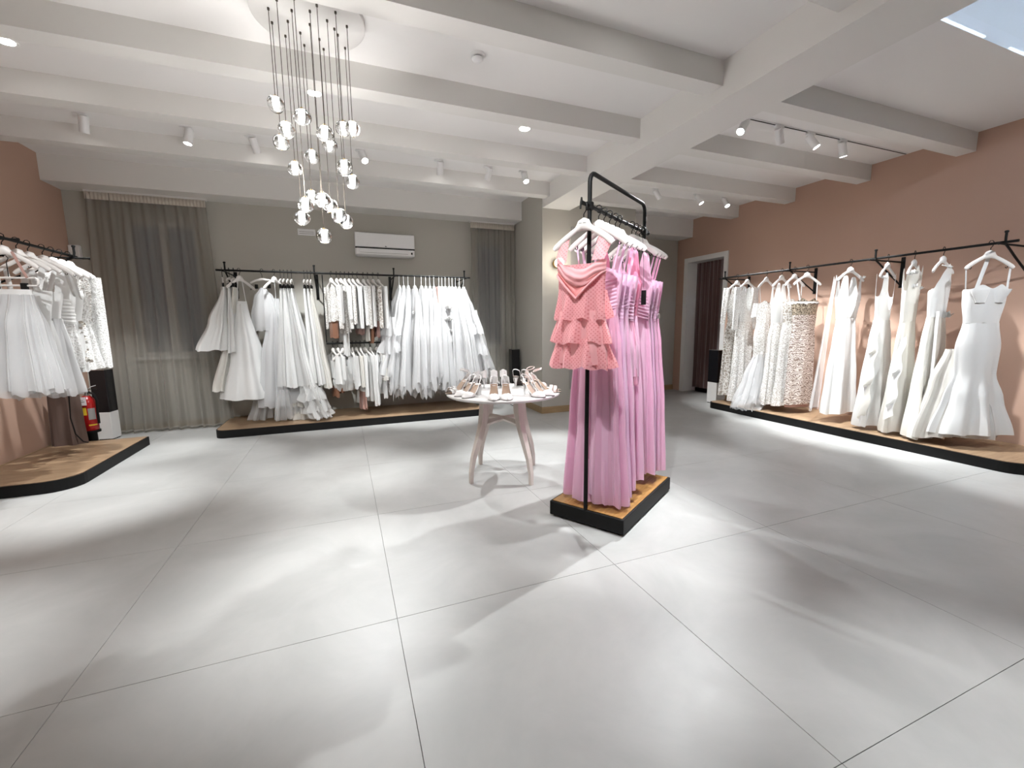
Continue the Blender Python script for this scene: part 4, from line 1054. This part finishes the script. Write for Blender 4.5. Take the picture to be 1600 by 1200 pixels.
# tulle skirts, right bay
TX = [.785, .848, .912, 1.003, 1.10, 1.165, 1.226, 1.285, 1.359, 1.407, 1.455, 1.513, 1.562, 1.611, 1.67, 1.735]
ORD = ['first', 'second', 'third', 'fourth', 'fifth', 'sixth', 'seventh', 'eighth', 'ninth', 'tenth', 'eleventh', 'twelfth', 'thirteenth', 'fourteenth', 'fifteenth', 'last']
for i, x in enumerate(TX):
    rnd = random.Random(700+i)
    k = (i-7.5)/7.5
    cyb = .20*k*abs(k) + .03*k
    if i == 0: cyb -= .06
    if i == 15: cyb += .02
    zh = -1.52 - .20*rnd.random() - (.12 if i in (3, 8, 10) else 0)
    if i in (0, 15): zh = -1.50
    bb = .075 if 0 < i < 15 else .11
    cxb = .03*rnd.uniform(-1, 1)
    loc = back_loc(x)
    ps = [('hanging_ribbon', MB().tube([(0, 0, .0), (.01, 0, -.03), (.004, 0, -.09), (0, 0, -.17)], [.005, .004, .004, .006], 6), M['satin']),
          ('waistband', loft([(-.15, .035, .018, .002), (-.21, .07, .022, .003)], 701+i*7, 32, 3, 6), M['satin']),
          ('skirt', loft([(-.19, .065, .022, .004), (-.5, .16, .04, .016, 0, cyb*.25), (-1.0, .25, .06, .03, cxb*.5, cyb*.7), (zh+.10, .29, bb, .045, cxb, cyb)], 702+i*7, 64, 16, 6, .02, None, .03), M['tulle_in']),
          ('tulle_layer', loft([(-.19, .07, .026, .004), (-.5, .18, .05, .02, 0, cyb*.25), (-1.0, .28, .085, .04, cxb*.5, cyb*.7), (zh, .34, bb+.04, .06, cxb, cyb)], 703+i*7, 80, 18, 6, .06, None, .12), M['tulle'])]
    extra = ''
    if i == 0:
        ps.append(('tier', ruffle(-.60, -.86, .20, .06, .30, .13, 777, .03, 9, -.16, .02), M['tulle']))
        ps.append(('tier', ruffle(-.86, -1.10, .24, .08, .32, .15, 778, .035, 9, -.19, .02), M['tulle']))
        extra = ' with puffed side tiers'
    if i == 3:
        ps.append(('flower_applique', petals(.12, -.05, -.55, 16, .06, 779), M['organza'])); extra = ' with a small petal cluster'
    if i in (11, 12):
        for q_ in range(5):
            ps.append(('flower_applique', petals(.20+.03*(q_ % 2), -.06, -.48-.17*q_, 18, .075, 780+i*6+q_), M['satin']))
        extra = ' with petal flowers'
    if i == 15:
        ps.append(('tier', ruffle(-.50, -.86, .14, .05, .30, .12, 790, .03, 9, .13, .02), M['tulle']))
        ps.append(('tier', ruffle(-.86, -1.18, .22, .08, .33, .14, 791, .035, 9, .16, .03), M['tulle']))
        extra = ' with stepped side tiers'
    garment('tulle_skirt', 'white tulle skirt%s, %s from left in the tulle bay' % (extra, ORD[i]), 'skirt', loc, BRZ+RD(rnd.uniform(-16, 16)), ps, 'tulle skirts on the back rack')
loc = back_loc(1.322)
garment('blush_bodice', 'blush pink bodice peeking out between the tulle skirts', 'top', loc, BRZ, [('hanging_ribbon', strap((0, 0, .0), (0, 0, -.18), .004), M['blush']), ('bodice', loft([(-.16, .10, .014, .002), (-.42, .12, .016, .004)], 795, 32, 5, 5), M['blush'])], None)

# ------------------------------------------------------------------ pink rack
A = Vector((1.452, 2.386)); U = Vector((.8504, .5262)); V = Vector((-.5262, .8504))
ANG = math.atan2(U.y, U.x)
o = thing('garment_rack', 'free-standing black rack on a wooden plinth holding the pink gowns', 'garment rack', (A.x, A.y, 0), ANG)
LB = .94
MB().box(-.012, LB+.012, -.275, .275, .012, .112, .003).build('plinth', M['black'], o, False)
MB().box(.004, LB-.004, -.26, .26, .108, .116).build('wood_top', M['honey'], o, False)
for x, y in ((.06, -.21), (.06, .21), (.88, -.21), (.88, .21)): MB().lathe([(.001, 0), (.022, 0), (.022, .014), (.001, .014)], 14, (x, y, 0)).build('foot', M['black'], o)
fr = [(0, 0, .112), (0, 0, 1.0), (0, 0, 2.18)] + [(.06-.06*cos(a), 0, 2.21+.06*sin(a)) for a in [RD(k) for k in (0, 22, 45, 68, 90)]] + [(LB-.06+.06*sin(a), 0, 2.21+.06*cos(a)) for a in [RD(k) for k in (0, 22, 45, 68, 90)]] + [(LB, 0, 2.18), (LB, 0, 1.0), (LB, 0, .112)]
MB().tube(fr, .0135, 12).build('frame', M['black'], o)
rl = MB().tube([(-.105, 0, 2.07), (LB+.07, 0, 2.07)], .0115, 12).build('rail', M['black'], o)
MB().tube([(-.095, 0, 2.075), (-.105, 0, 2.095), (-.115, -.0, 2.06), (-.118, 0, 2.03)], .006, 8).build('end_hook', M['black'], rl)
MB().lathe([(.001, 0), (.016, .003), (.016, .017), (.001, .02)], 12, (LB+.068, 0, 2.07), (1, 0, 0)).build('end_knob', M['black'], rl)
for x in (.12, .2, .29, .38, .455, .56, .685, .76, .84, .90): MB().lathe([(.0115, -.006), (.016, -.005), (.016, .005), (.0115, .006)], 12, (x+.018, 0, 2.07), (1, 0, 0)).build('stop_ring', M['black'], rl)
for x in (0, LB): MB().box(x-.02, x+.02, -.02, .02, 2.045, 2.095, .004).build('clamp', M['black'], o, False)

def pink_loc(t, z=2.07): return (A.x+U.x*t, A.y+U.y*t, z+.0125)
PRZ = ANG + pi/2          # local y -> toward the camera end of the rail, local x across it
GP = 'pink gowns on the plinth rack'
def hang_pink(t, short, rot=0):
    zz = 2.07 if t > 0 else 2.045
    h = hanger(pink_loc(t, zz), PRZ+RD(rot), 'white wooden hanger holding the ' + short, group='hangers on the pink rack')
    if t < 0:
        for k in range(9):
            if k != 4: MB().box(-.026+k*.0058, -.0225+k*.0058, .0208, .0222, -.106, -.1005).build('lettering', M['grey_mark'], h, False)
    return low(pink_loc(t, zz)), PRZ+RD(rot)
# front: coral dotted tiered dress
loc, rz = hang_pink(-.075, 'coral tiered dress at the front')
c0 = .02
loc = (loc[0], loc[1], loc[2]+.07)
def c_front(x): return c0+.060*math.sqrt(max(0, 1-x*x))
def cowl_fn(u_, v_):          # thick folded band sweeping from both sides to the middle
    x = -1+2*u_
    sag = 1-abs(x)**1.25
    roll = (.024+.006*sin(5*x+1))*sin(pi*v_)*(.35+.65*sag)
    return (x*.166, c_front(x)+roll+.004*sin(pi*5*v_+4*x)+.003, -.345+.018*x-.075*sag-.075*v_-.03*sag*v_+.006*sin(8*x+1))
cowl = MB().sheet(cowl_fn, 40, 16)
def inner_fn(u_, v_):         # glossy inner bust panel down to the pointed trim
    x = -1+2*u_
    sag = 1-abs(x)
    return (x*.160, c_front(x)+.006+.004*sin(pi*3*v_+5*x), -.41-.08*sag-v_*(.02+.075*sag))
inner = MB().sheet(inner_fn, 40, 10)
vtrim = MB().tube([(x*.161, c_front(x)+.011, -.432-.155*(1-abs(x))) for x in [-1+2*k/24 for k in range(25)]], .007, 8)
garment('tiered_dress', 'coral pink dotted tulle dress with cowl neckline and three ruffled tiers, front of the rack', 'dress', loc, rz, [
    ('bodice', loft([(-.37, .162, .058, .002, 0, c0), (-.50, .157, .056, .004, 0, c0), (-.70, .155, .05, .006, 0, c0)], 801, 60, 12, 7, 0, lambda x, y: -.17*max(0, y)*(1-abs(x)**1.5)), M['dots']),
    ('cowl_drape', cowl, M['coral'], [('inner_panel', inner, M['coral_satin']), ('pointed_trim', vtrim, M['coral'])]),
    ('bust_lining', loft([(-.42, .15, .04, .002, 0, c0-.008), (-.60, .145, .04, .004, 0, c0-.008)], 806, 40, 6, 6), M['rosepink']),
    ('tier', ruffle(-.54, -.715, .158, .052, .178, .066, 802, .026, 9, c0, .014), M['dots']),
    ('tier', ruffle(-.69, -.855, .162, .052, .200, .072, 803, .030, 9, c0, .014), M['dots']),
    ('tier', ruffle(-.83, -1.01, .168, .054, .205, .075, 804, .032, 9, c0, .014), M['dots']),
    ('underskirt', loft([(-.66, .16, .046, .004, 0, c0), (-.985, .185, .06, .012, 0, c0)], 805, 48, 8, 8), M['coral']),
    ('strap', MB().sheet(lambda u_, v_: (.085+.08*u_+.015*v_, -.010+.016*sin(pi*u_)+(c0*2+.03)*(1-v_), -.37+.165*v_-.06*u_*v_), 6, 8), M['dots']),
    ('strap', MB().sheet(lambda u_, v_: (-.085-.08*u_-.015*v_, -.010+.016*sin(pi*u_)+(c0*2+.03)*(1-v_), -.37+.165*v_-.06*u_*v_), 6, 8), M['dots'])], GP)
# pale lettering strip on the front hanger
PK = [(.126, 'pink_sheer', 'pink', -1.90, .23, .075, .035, 'long sheer pink chiffon gown directly behind the front pole', 'sheer chiffon gown behind the front pole'),
      (.206, 'pink2', 'pink2', -1.86, .22, .055, .03, 'orchid pink chiffon gown with gathered bust, third on the rack', 'third gown on the rack'),
      (.291, 'pink', 'pink2', -1.84, .21, .055, .03, 'pink chiffon gown with ruched bodice, fourth on the rack', 'fourth gown on the rack'),
      (.385, 'dots2', 'pink', -1.12, .20, .055, .02, 'knee-length pink tulle dress among the long gowns', 'knee-length tulle dress'),
      (.455, 'pink', 'rosepink', -1.82, .21, .055, .03, 'rose pink gown before the gap in the rail', 'rose gown before the gap in the rail'),
      (.685, 'pink', 'pink', -1.84, .21, .06, .03, 'pink gown with deep V and diagonal ruched bodice after the gap', 'ruched V-neck gown after the gap'),
      (.762, 'pink2', 'pink2', -1.85, .20, .055, .03, 'orchid pink gown with waist seam, third from the back pole', 'gown third from the back pole'),
      (.841, 'pink', 'pink', -1.86, .20, .055, .03, 'pale pink gown with thin straps, second from the back pole', 'gown second from the back pole'),
      (.905, 'pink_sheer', 'pink', -1.88, .21, .06, .03, 'pink gown with buckled waist, last before the back pole', 'last gown before the back pole')]
M['dots2'] = cloth('pink_tulle', (0.87, 0.48, 0.62), 0.7, 0.4, 0.75, 400, 0.4, 0.4)
for i, (t_, ms, mb_, zh, ab, bb, fo, lb, sh) in enumerate(PK):
    loc, rz = hang_pink(t_, sh)
    vn = i in (4, 5)
    ps = [('bodice', loft([(-.38, .175, .034, .003), (-.64, .145, .032, .004)], 820+i*9, 52, 8, 7, 0, nk_v(.20, .5, .62, .22) if vn else nk_sweet), M[mb_]),
          ('ruched_front', wrinkles(-.63, -.44, .15, .032, 8, i, (.05 if i % 2 else -.04), .007), M[mb_]),
          ('skirt', loft([(-.64, .145, .032, .004), (-.85, .165, .04, .012), (-1.3, .19, .05, fo*.8), (zh, ab, bb, fo)], 821+i*9, 80, 20, 9, .012), M[ms])]
    if ms in ('pink_sheer', 'dots2'): ps.append(('lining', loft([(-.64, .14, .028, .004), (-1.3 if zh < -1.2 else -.9, .175, .04, .016), (zh+.06, ab*.9, bb*.72, fo*.8)], 822+i*9, 60, 14, 8), M['pink']))
    if zh > -1.2: ps.append(('long_lining', loft([(-.9, .13, .03, .006), (-1.82, .15, .035, .016)], 824+i*9, 48, 10, 7), M['pink']))
    if i == 0: ps.append(('inner_hem', loft([(-1.6, .16, .05, .02), (-1.90, .18, .06, .03)], 825, 60, 8, 9, .012), M['pink']))
    if not vn:
        ps += [('strap', strap((.155, .0, -.145), (.11, .025, -.39), .010 if i % 2 else .006), M[mb_]), ('strap', strap((-.155, .0, -.145), (-.11, .025, -.39), .010 if i % 2 else .006), M[mb_])]
    if i == 5:
        ps.append(('waist_seam', loft([(-.62, .149, .036, .002), (-.66, .149, .036, .002)], 830, 40, 2, 5), M['rosepink']))
    if i == 8: ps.append(('buckle', MB().box(-.165, -.135, .02, .04, -.66, -.62, .004), M['chrome']))
    garment('bridesmaid_gown', lb, 'gown', loc, rz, ps, GP)
garment('price_tag', 'black swing tag hanging between the pink gowns', 'tag', pink_loc(.50, 2.07), PRZ, [('card', MB().box(-.19, -.155, -.001, .001, -.60, -.50), M['black']), ('cord', MB().tube([(-.172, 0, -.50), (-.165, .0, -.3), (-.16, .02, -.15), (-.0, .06, .0)], .0012, 5), M['black'])], None)

# ------------------------------------------------------------------ shoe table
TC = (1.297, 3.555); TZ = .765; TR = .505
o = thing('round_table', 'round pale wooden table with four curved legs holding bridal shoes', 'table', (TC[0], TC[1], 0), RD(-26))
MB().lathe([(.001, TZ-.026), (TR-.02, TZ-.026), (TR-.004, TZ-.018), (TR, TZ-.008), (TR-.004, TZ), (.001, TZ)], 72).build('tabletop', M['pale_top'], o)
for sx in (-1, 1):
    for sy in (-1, 1):
        prof = [(.145, TZ-.026), (.150, .62), (.165, .50), (.20, .36), (.238, .22), (.256, .10), (.258, 0)]
        pts = [(sx*a, sy*a, z) for a, z in prof]
        MB().tube(pts, [.050, .050, .044, .036, .030, .025, .022], 4, sq=(1.1, .9)).build('leg', M['pale_table'], o, False)
for s in (-1, 1):
    MB().tube([(-.16, -.16*s, .50), (-.08, -.08*s, .515), (0, 0, .52), (.08, .08*s, .515), (.16, .16*s, .50)], [.032, .026, .024, .026, .032], 4, sq=(.8, 1)).build('stretcher', M['pale_table'], o, False)

# shoes -----------------------------------------------------------
def foot_curve(s, hh):
    """s 0 toe tip .. 1 heel back: (x, z, half width) along the sole of a 0.235 m shoe"""
    x = .128-.236*s*(1-.06*s)
    z = .003 if s < .34 else .003+hh*(1-cos(pi*min(1, (s-.34)/.56)))/2
    if s < .22: wd = .037*(max(0, s/.22))**.55
    elif s < .38: wd = .037+.002*sin((s-.22)/.16*pi)
    elif s < .68: wd = .037-.013*(s-.38)/.30
    else: wd = .024+.003*sin((s-.68)/.32*pi)
    if s > .88: wd *= max(0, 1-((s-.88)/.12)**2)**.5
    return x, z, wd
def shoe_meshes(kind, hh=.085, block=False):
    S = 26
    st = [foot_curve(k/S, hh) for k in range(S+1)]
    d = []
    sole = MB(); v = []; f = []
    for x, z, wd in st:
        wd = max(wd, .001)
        v += [(x, -wd, z), (x, wd, z), (x, wd*.97, z-.004 if z > .01 else 0), (x, -wd*.97, z-.004 if z > .01 else 0)]
    for k in range(S):
        a, b = k*4, k*4+4
        f += [(a, a+1, b+1, b), (a+1, a+2, b+2, b+1), (a+2, a+3, b+3, b+2), (a+3, a, b, b+3)]
    f += [(0, 3, 2, 1), (S*4, S*4+1, S*4+2, S*4+3)]
    d.append(('sole', sole.add(v, f), 'outsole', .0))
    ins = MB(); v = []; f = []
    for x, z, wd in st: v += [(x, -wd*.93, z+.0025), (x, wd*.93, z+.0025)]
    for k in range(S): f.append((k*2, k*2+1, k*2+3, k*2+2))
    d.append(('insole', ins.add(v, f), 'insole', 0))
    # heel
    xh, zh, _ = foot_curve(.93, hh)
    if block: d.append(('heel', MB().tube([(xh+.010, 0, zh+.002), (xh+.006, 0, hh*.5), (xh+.006, 0, 0)], [.030, .026, .024], 4, sq=(.95, .95)), 'shoe', 0))
    else: d.append(('heel', MB().tube([(xh+.016, 0, zh), (xh+.006, 0, zh*.72), (xh+.002, 0, zh*.4), (xh+.003, 0, 0)], [.022, .012, .0065, .0052], 10), 'shoe', 0))
    def upper(s0, s1, hfn, infn, name='upper'):
        # walls from both edges of the sole, rising hfn and closing inward by infn
        v = []; f = []; R = 7; K = 18
        for k in range(K+1):
            s = s0+(s1-s0)*k/K
            x, z, wd = foot_curve(s, hh); wd = max(wd, .0012)
            for side in (-1, 1):
                for j in range(R+1):
                    q = j/R*pi/2
                    yy = side*wd*(1-infn(s)*(1-cos(q)))
                    v.append((x, yy, z+.001+hfn(s)*sin(q)))
        row = 2*(R+1)
        for k in range(K):
            for side in (0, 1):
                for j in range(R):
                    a = k*row+side*(R+1)+j; b = a+row
                    f.append((a, b, b+1, a+1))
        return (name, MB().add(v, f), 'shoe', .0016)
    def sm(a, b, x): t = max(0, min(1, (x-a)/(b-a))); return t*t*(3-2*t)
    if kind == 'pump':
        d.append(upper(0, .985, lambda s: .008+.030*sm(0, .2, s)-.020*sm(.26, .42, s)+.034*sm(.62, .95, s), lambda s: 1-sm(.24, .38, s)*.95))
        # heel counter back
        x, z, wd = foot_curve(.90, hh)
        d.append(('heel_counter', MB().sheet(lambda u_, v_: (x-.030*sin(pi*u_)*(1-.12*v_), .0265*cos(pi*u_)*(1-.10*v_), z-.002+.066*v_*(.30+.70*sin(pi*u_)**.8)), 14, 6), 'shoe', .002))
    elif kind == 'sling':
        d.append(upper(0, .46, lambda s: .008+.030*sm(0, .2, s)-.022*sm(.26, .42, s), lambda s: 1-sm(.24, .38, s)*.95))
        xa, za, wa = foot_curve(.45, hh); xb, zb_, wb = foot_curve(.95, hh)
        pts = [(xa, wa, za+.012), (xa-.04, wa*.95, za+.045), (xb+.02, .027, zb_+.045), (xb-.006, .016, zb_+.058), (xb-.012, 0, zb_+.062), (xb-.006, -.016, zb_+.058), (xb+.02, -.027, zb_+.045), (xa-.04, -wa*.95, za+.045), (xa, -wa, za+.012)]
        d.append(('slingback_strap', MB().tube(pts, .0042, 6, sq=(.5, 1)), 'shoe', 0))
    else:
        for name, s, hgt, wd_ in (('toe_strap', .20, .030, .014), ('vamp_strap', .33, .036, .014)):
            x, z, wd = foot_curve(s, hh)
            d.append((name, MB().sheet(lambda u_, v_, x=x, z=z, wd=wd: (x+(v_-.5)*2*wd_, (wd+.001)*cos(pi*u_), z+hgt*sin(pi*u_)), 14, 2), 'shoe', .002))
        x, z, wd = foot_curve(.90, hh)
        d.append(('heel_counter', MB().sheet(lambda u_, v_: (x-.030*sin(pi*u_), .0265*cos(pi*u_)*(1-.1*v_), z-.002+.058*v_*(.3+.7*sin(pi*u_))), 14, 5), 'shoe', .002))
        xc, zc_ = x+.005, z+.062
        d.append(('ankle_strap', MB().tube([(xc+.012-.032*cos(a), .030*sin(a), zc_+.012-.012*cos(a)) for a in [2*pi*k/24 for k in range(25)]], .0042, 6, sq=(.5, 1)), 'shoe', 0))
    out = []
    for nm, mb, mt, sol in d:
        me = mb.mesh(nm); out.append((nm, me, mt, sol))
    return out
SHM = {}
def shoe(kind, x, y, ang, label, mat='shoe', hh=.085, block=False, group='bridal shoes on the round table'):
    key = (kind, hh, block)
    if key not in SHM: SHM[key] = shoe_meshes(kind, hh, block)
    o = thing('bridal_shoe', label, 'shoe', (x, y, TZ+.0005), RD(ang), group); o.scale = (1.16, 1.22, 1.16)
    for nm, me, mt, sol in SHM[key]:
        m2 = me if mt != 'shoe' else me
        c = bpy.data.objects.new(nm, m2); col.objects.link(c); c.parent = o
        if not m2.materials: m2.materials.append(M[mt])
        if mt == 'shoe' and mat != 'shoe':
            c.material_slots[0].link = 'OBJECT'; c.material_slots[0].material = M[mat]
        if sol:
            md = c.modifiers.new('thickness', 'SOLIDIFY'); md.thickness = sol; md.offset = 1
    return o
# positions on the tabletop in world metres; angle is where the toe points
def P(a, r): return TC[0]+r*cos(RD(a)), TC[1]+r*sin(RD(a))
SHOES = [('sandal', 150, .40, 200, 'white open-toe sandal at the far left edge of the table', 'shoe', False), ('sandal', 165, .39, 205, 'white open-toe sandal just behind the slingbacks on the left', 'shoe', False),
         ('sling', 186, .35, 215, 'white block-heel slingback on the left, the one farther back', 'shoe', True), ('sling', 203, .345, 220, 'white block-heel slingback on the left, the one nearer the front', 'shoe', True),
         ('pump', 125, .38, 120, 'white pump with its heel to the camera at the back left, left one', 'shoe', False), ('pump', 110, .36, 108, 'white pump with its heel to the camera at the back left, right one', 'shoe', False),
         ('pump', 238, .36, 250, 'white pump with toe to the camera at the front, left one', 'shoe', False), ('pump', 254, .35, 254, 'white pump with toe to the camera at the front, right one', 'shoe', False),
         ('pump', 84, .33, 68, 'tall white pump seen from behind at the middle back, left one', 'shoe', False), ('pump', 68, .34, 66, 'tall white pump seen from behind at the middle back, right one', 'shoe', False),
         ('sling', 46, .36, 55, 'white stiletto slingback seen from behind, left of the black box', 'shoe', False), ('sling', 31, .37, 50, 'white stiletto slingback seen from behind, beside the sandals', 'shoe', False),
         ('sling', 292, .36, 292, 'white closed-toe slingback at the front right, left one', 'shoe', False), ('sling', 308, .37, 300, 'white closed-toe slingback at the front right, right one', 'shoe', False),
         ('sandal', 331, .37, 325, 'blush open-toe sandal at the right edge, nearer the front', 'shoe_nude', False), ('sandal', 347, .38, 335, 'blush open-toe sandal at the right edge, nearest the pink gowns', 'shoe_nude', False),
         ('sandal', 14, .37, 20, 'blush ankle-strap sandal at the back right of the table', 'shoe_nude', False)]
for kind, a, r, tang, lb, mt, blk in SHOES:
    x, y = P(a, r)
    shoe(kind, x, y, tang, lb, mt, .075 if blk else .085, blk)

# ------------------------------------------------------------------ small floor things
def tower(label, x, y, z, rz, h=.88, w_=.17):
    o = thing('tower_box', label, 'box', (x, y, z), rz, 'black and white tower boxes')
    MB().box(-w_/2, w_/2, -w_/2, w_/2, .012, h*.40, .003).build('white_base', M['white'], o, False)
    MB().box(-w_/2, w_/2, -w_/2, w_/2, h*.40, h, .003).build('black_top', M['black_gloss'], o, False)
    MB().box(-w_/2+.01, w_/2-.01, -w_/2+.01, w_/2-.01, 0, .013).build('plinth', M['black'], o, False)
    fr_ = MB().box(-w_/2-.004, w_/2+.004, -w_/2-.004, w_/2+.004, h, h+.008, .002).build('rim', M['chrome'], o, False)
tower('black and white tower box behind the fire extinguisher', -2.79, 6.68, 0, RD(-8), .86, .16)
tower('black and white tower box beside the pier behind the shoe table', 2.655, 6.70, 0, 0, .95, .14)
tower('black and white tower box between the doorway and the lace gowns', 5.86, 5.46, 0, 0, .90, .20)
# fire extinguisher on a stand
o = thing('fire_extinguisher', 'red fire extinguisher with yellow label on a black stand', 'fire extinguisher', (-2.78, 6.27, 0))
MB().lathe([(.001, 0), (.10, 0), (.10, .012), (.05, .02), (.05, .17), (.085, .175), (.085, .20), (.001, .20)], 28).build('stand', M['black'], o)
MB().lathe([(.001, .20), (.07, .20), (.075, .21), (.075, .52), (.07, .55), (.05, .58), (.03, .60), (.001, .60)], 32).build('cylinder', M['red'], o)
MB().lathe([(.001, .60), (.022, .60), (.022, .635), (.03, .64), (.03, .66), (.001, .66)], 16).build('valve', M['chrome'], o)
MB().tube([(-.01, 0, .655), (.03, -.01, .675), (.11, -.02, .672)], [.010, .009, .007], 8, sq=(1, .5)).build('handle', M['black'], o)
MB().tube([(0, 0, .65), (.05, -.005, .70), (.10, -.01, .715)], [.008, .007, .006], 8, sq=(1, .5)).build('lever', M['white_plastic'], o)
MB().tube([(.02, .0, .64), (.08, -.03, .62), (.105, -.04, .54), (.10, -.045, .40), (.10, -.045, .28)], .012, 10).build('hose', M['black'], o)
def lab(a0, a1, z0, z1, r): return MB().sheet(lambda u_, v_: (r*cos(RD(a0+(a1-a0)*u_)), r*sin(RD(a0+(a1-a0)*u_)), z0+(z1-z0)*v_), 10, 1)
lab(228, 282, .385, .475, .0756).build('label', M['yellow'], o)
lab(290, 340, .33, .46, .0756).build('label', M['grey_mark'], o)
lab(285, 345, .26, .275, .0756).build('label', M['yellow'], o)
tg = MB().box(-.05, .03, -.085, -.083, .50, .595).build('inspection_tag', M['paper'], o, False)
MB().box(-.035, .015, -.0862, -.0848, .535, .545).build('print_line', M['grey_mark'], tg, False)
MB().box(-.035, .005, -.0862, -.0848, .555, .562).build('print_line', M['grey_mark'], tg, False)
# brown garment bag and cables between platform and wall
garment('garment_bag', 'dark brown sheer garment bag hanging low beside the fire extinguisher', 'bag', (-2.86, 6.02, .104), RD(10), [('bag', loft([(.74, .05, .03, .004), (.66, .12, .05, .01), (.3, .13, .06, .015), (.0, .14, .06, .02)], 901, 48, 12, 6), M['brown']), ('strap', MB().tube([(.06, -.06, .55), (.05, -.075, .3), (.07, -.07, .12), (.12, -.07, .03), (.16, -.07, .012)], .006, 8), M['black'])], None)
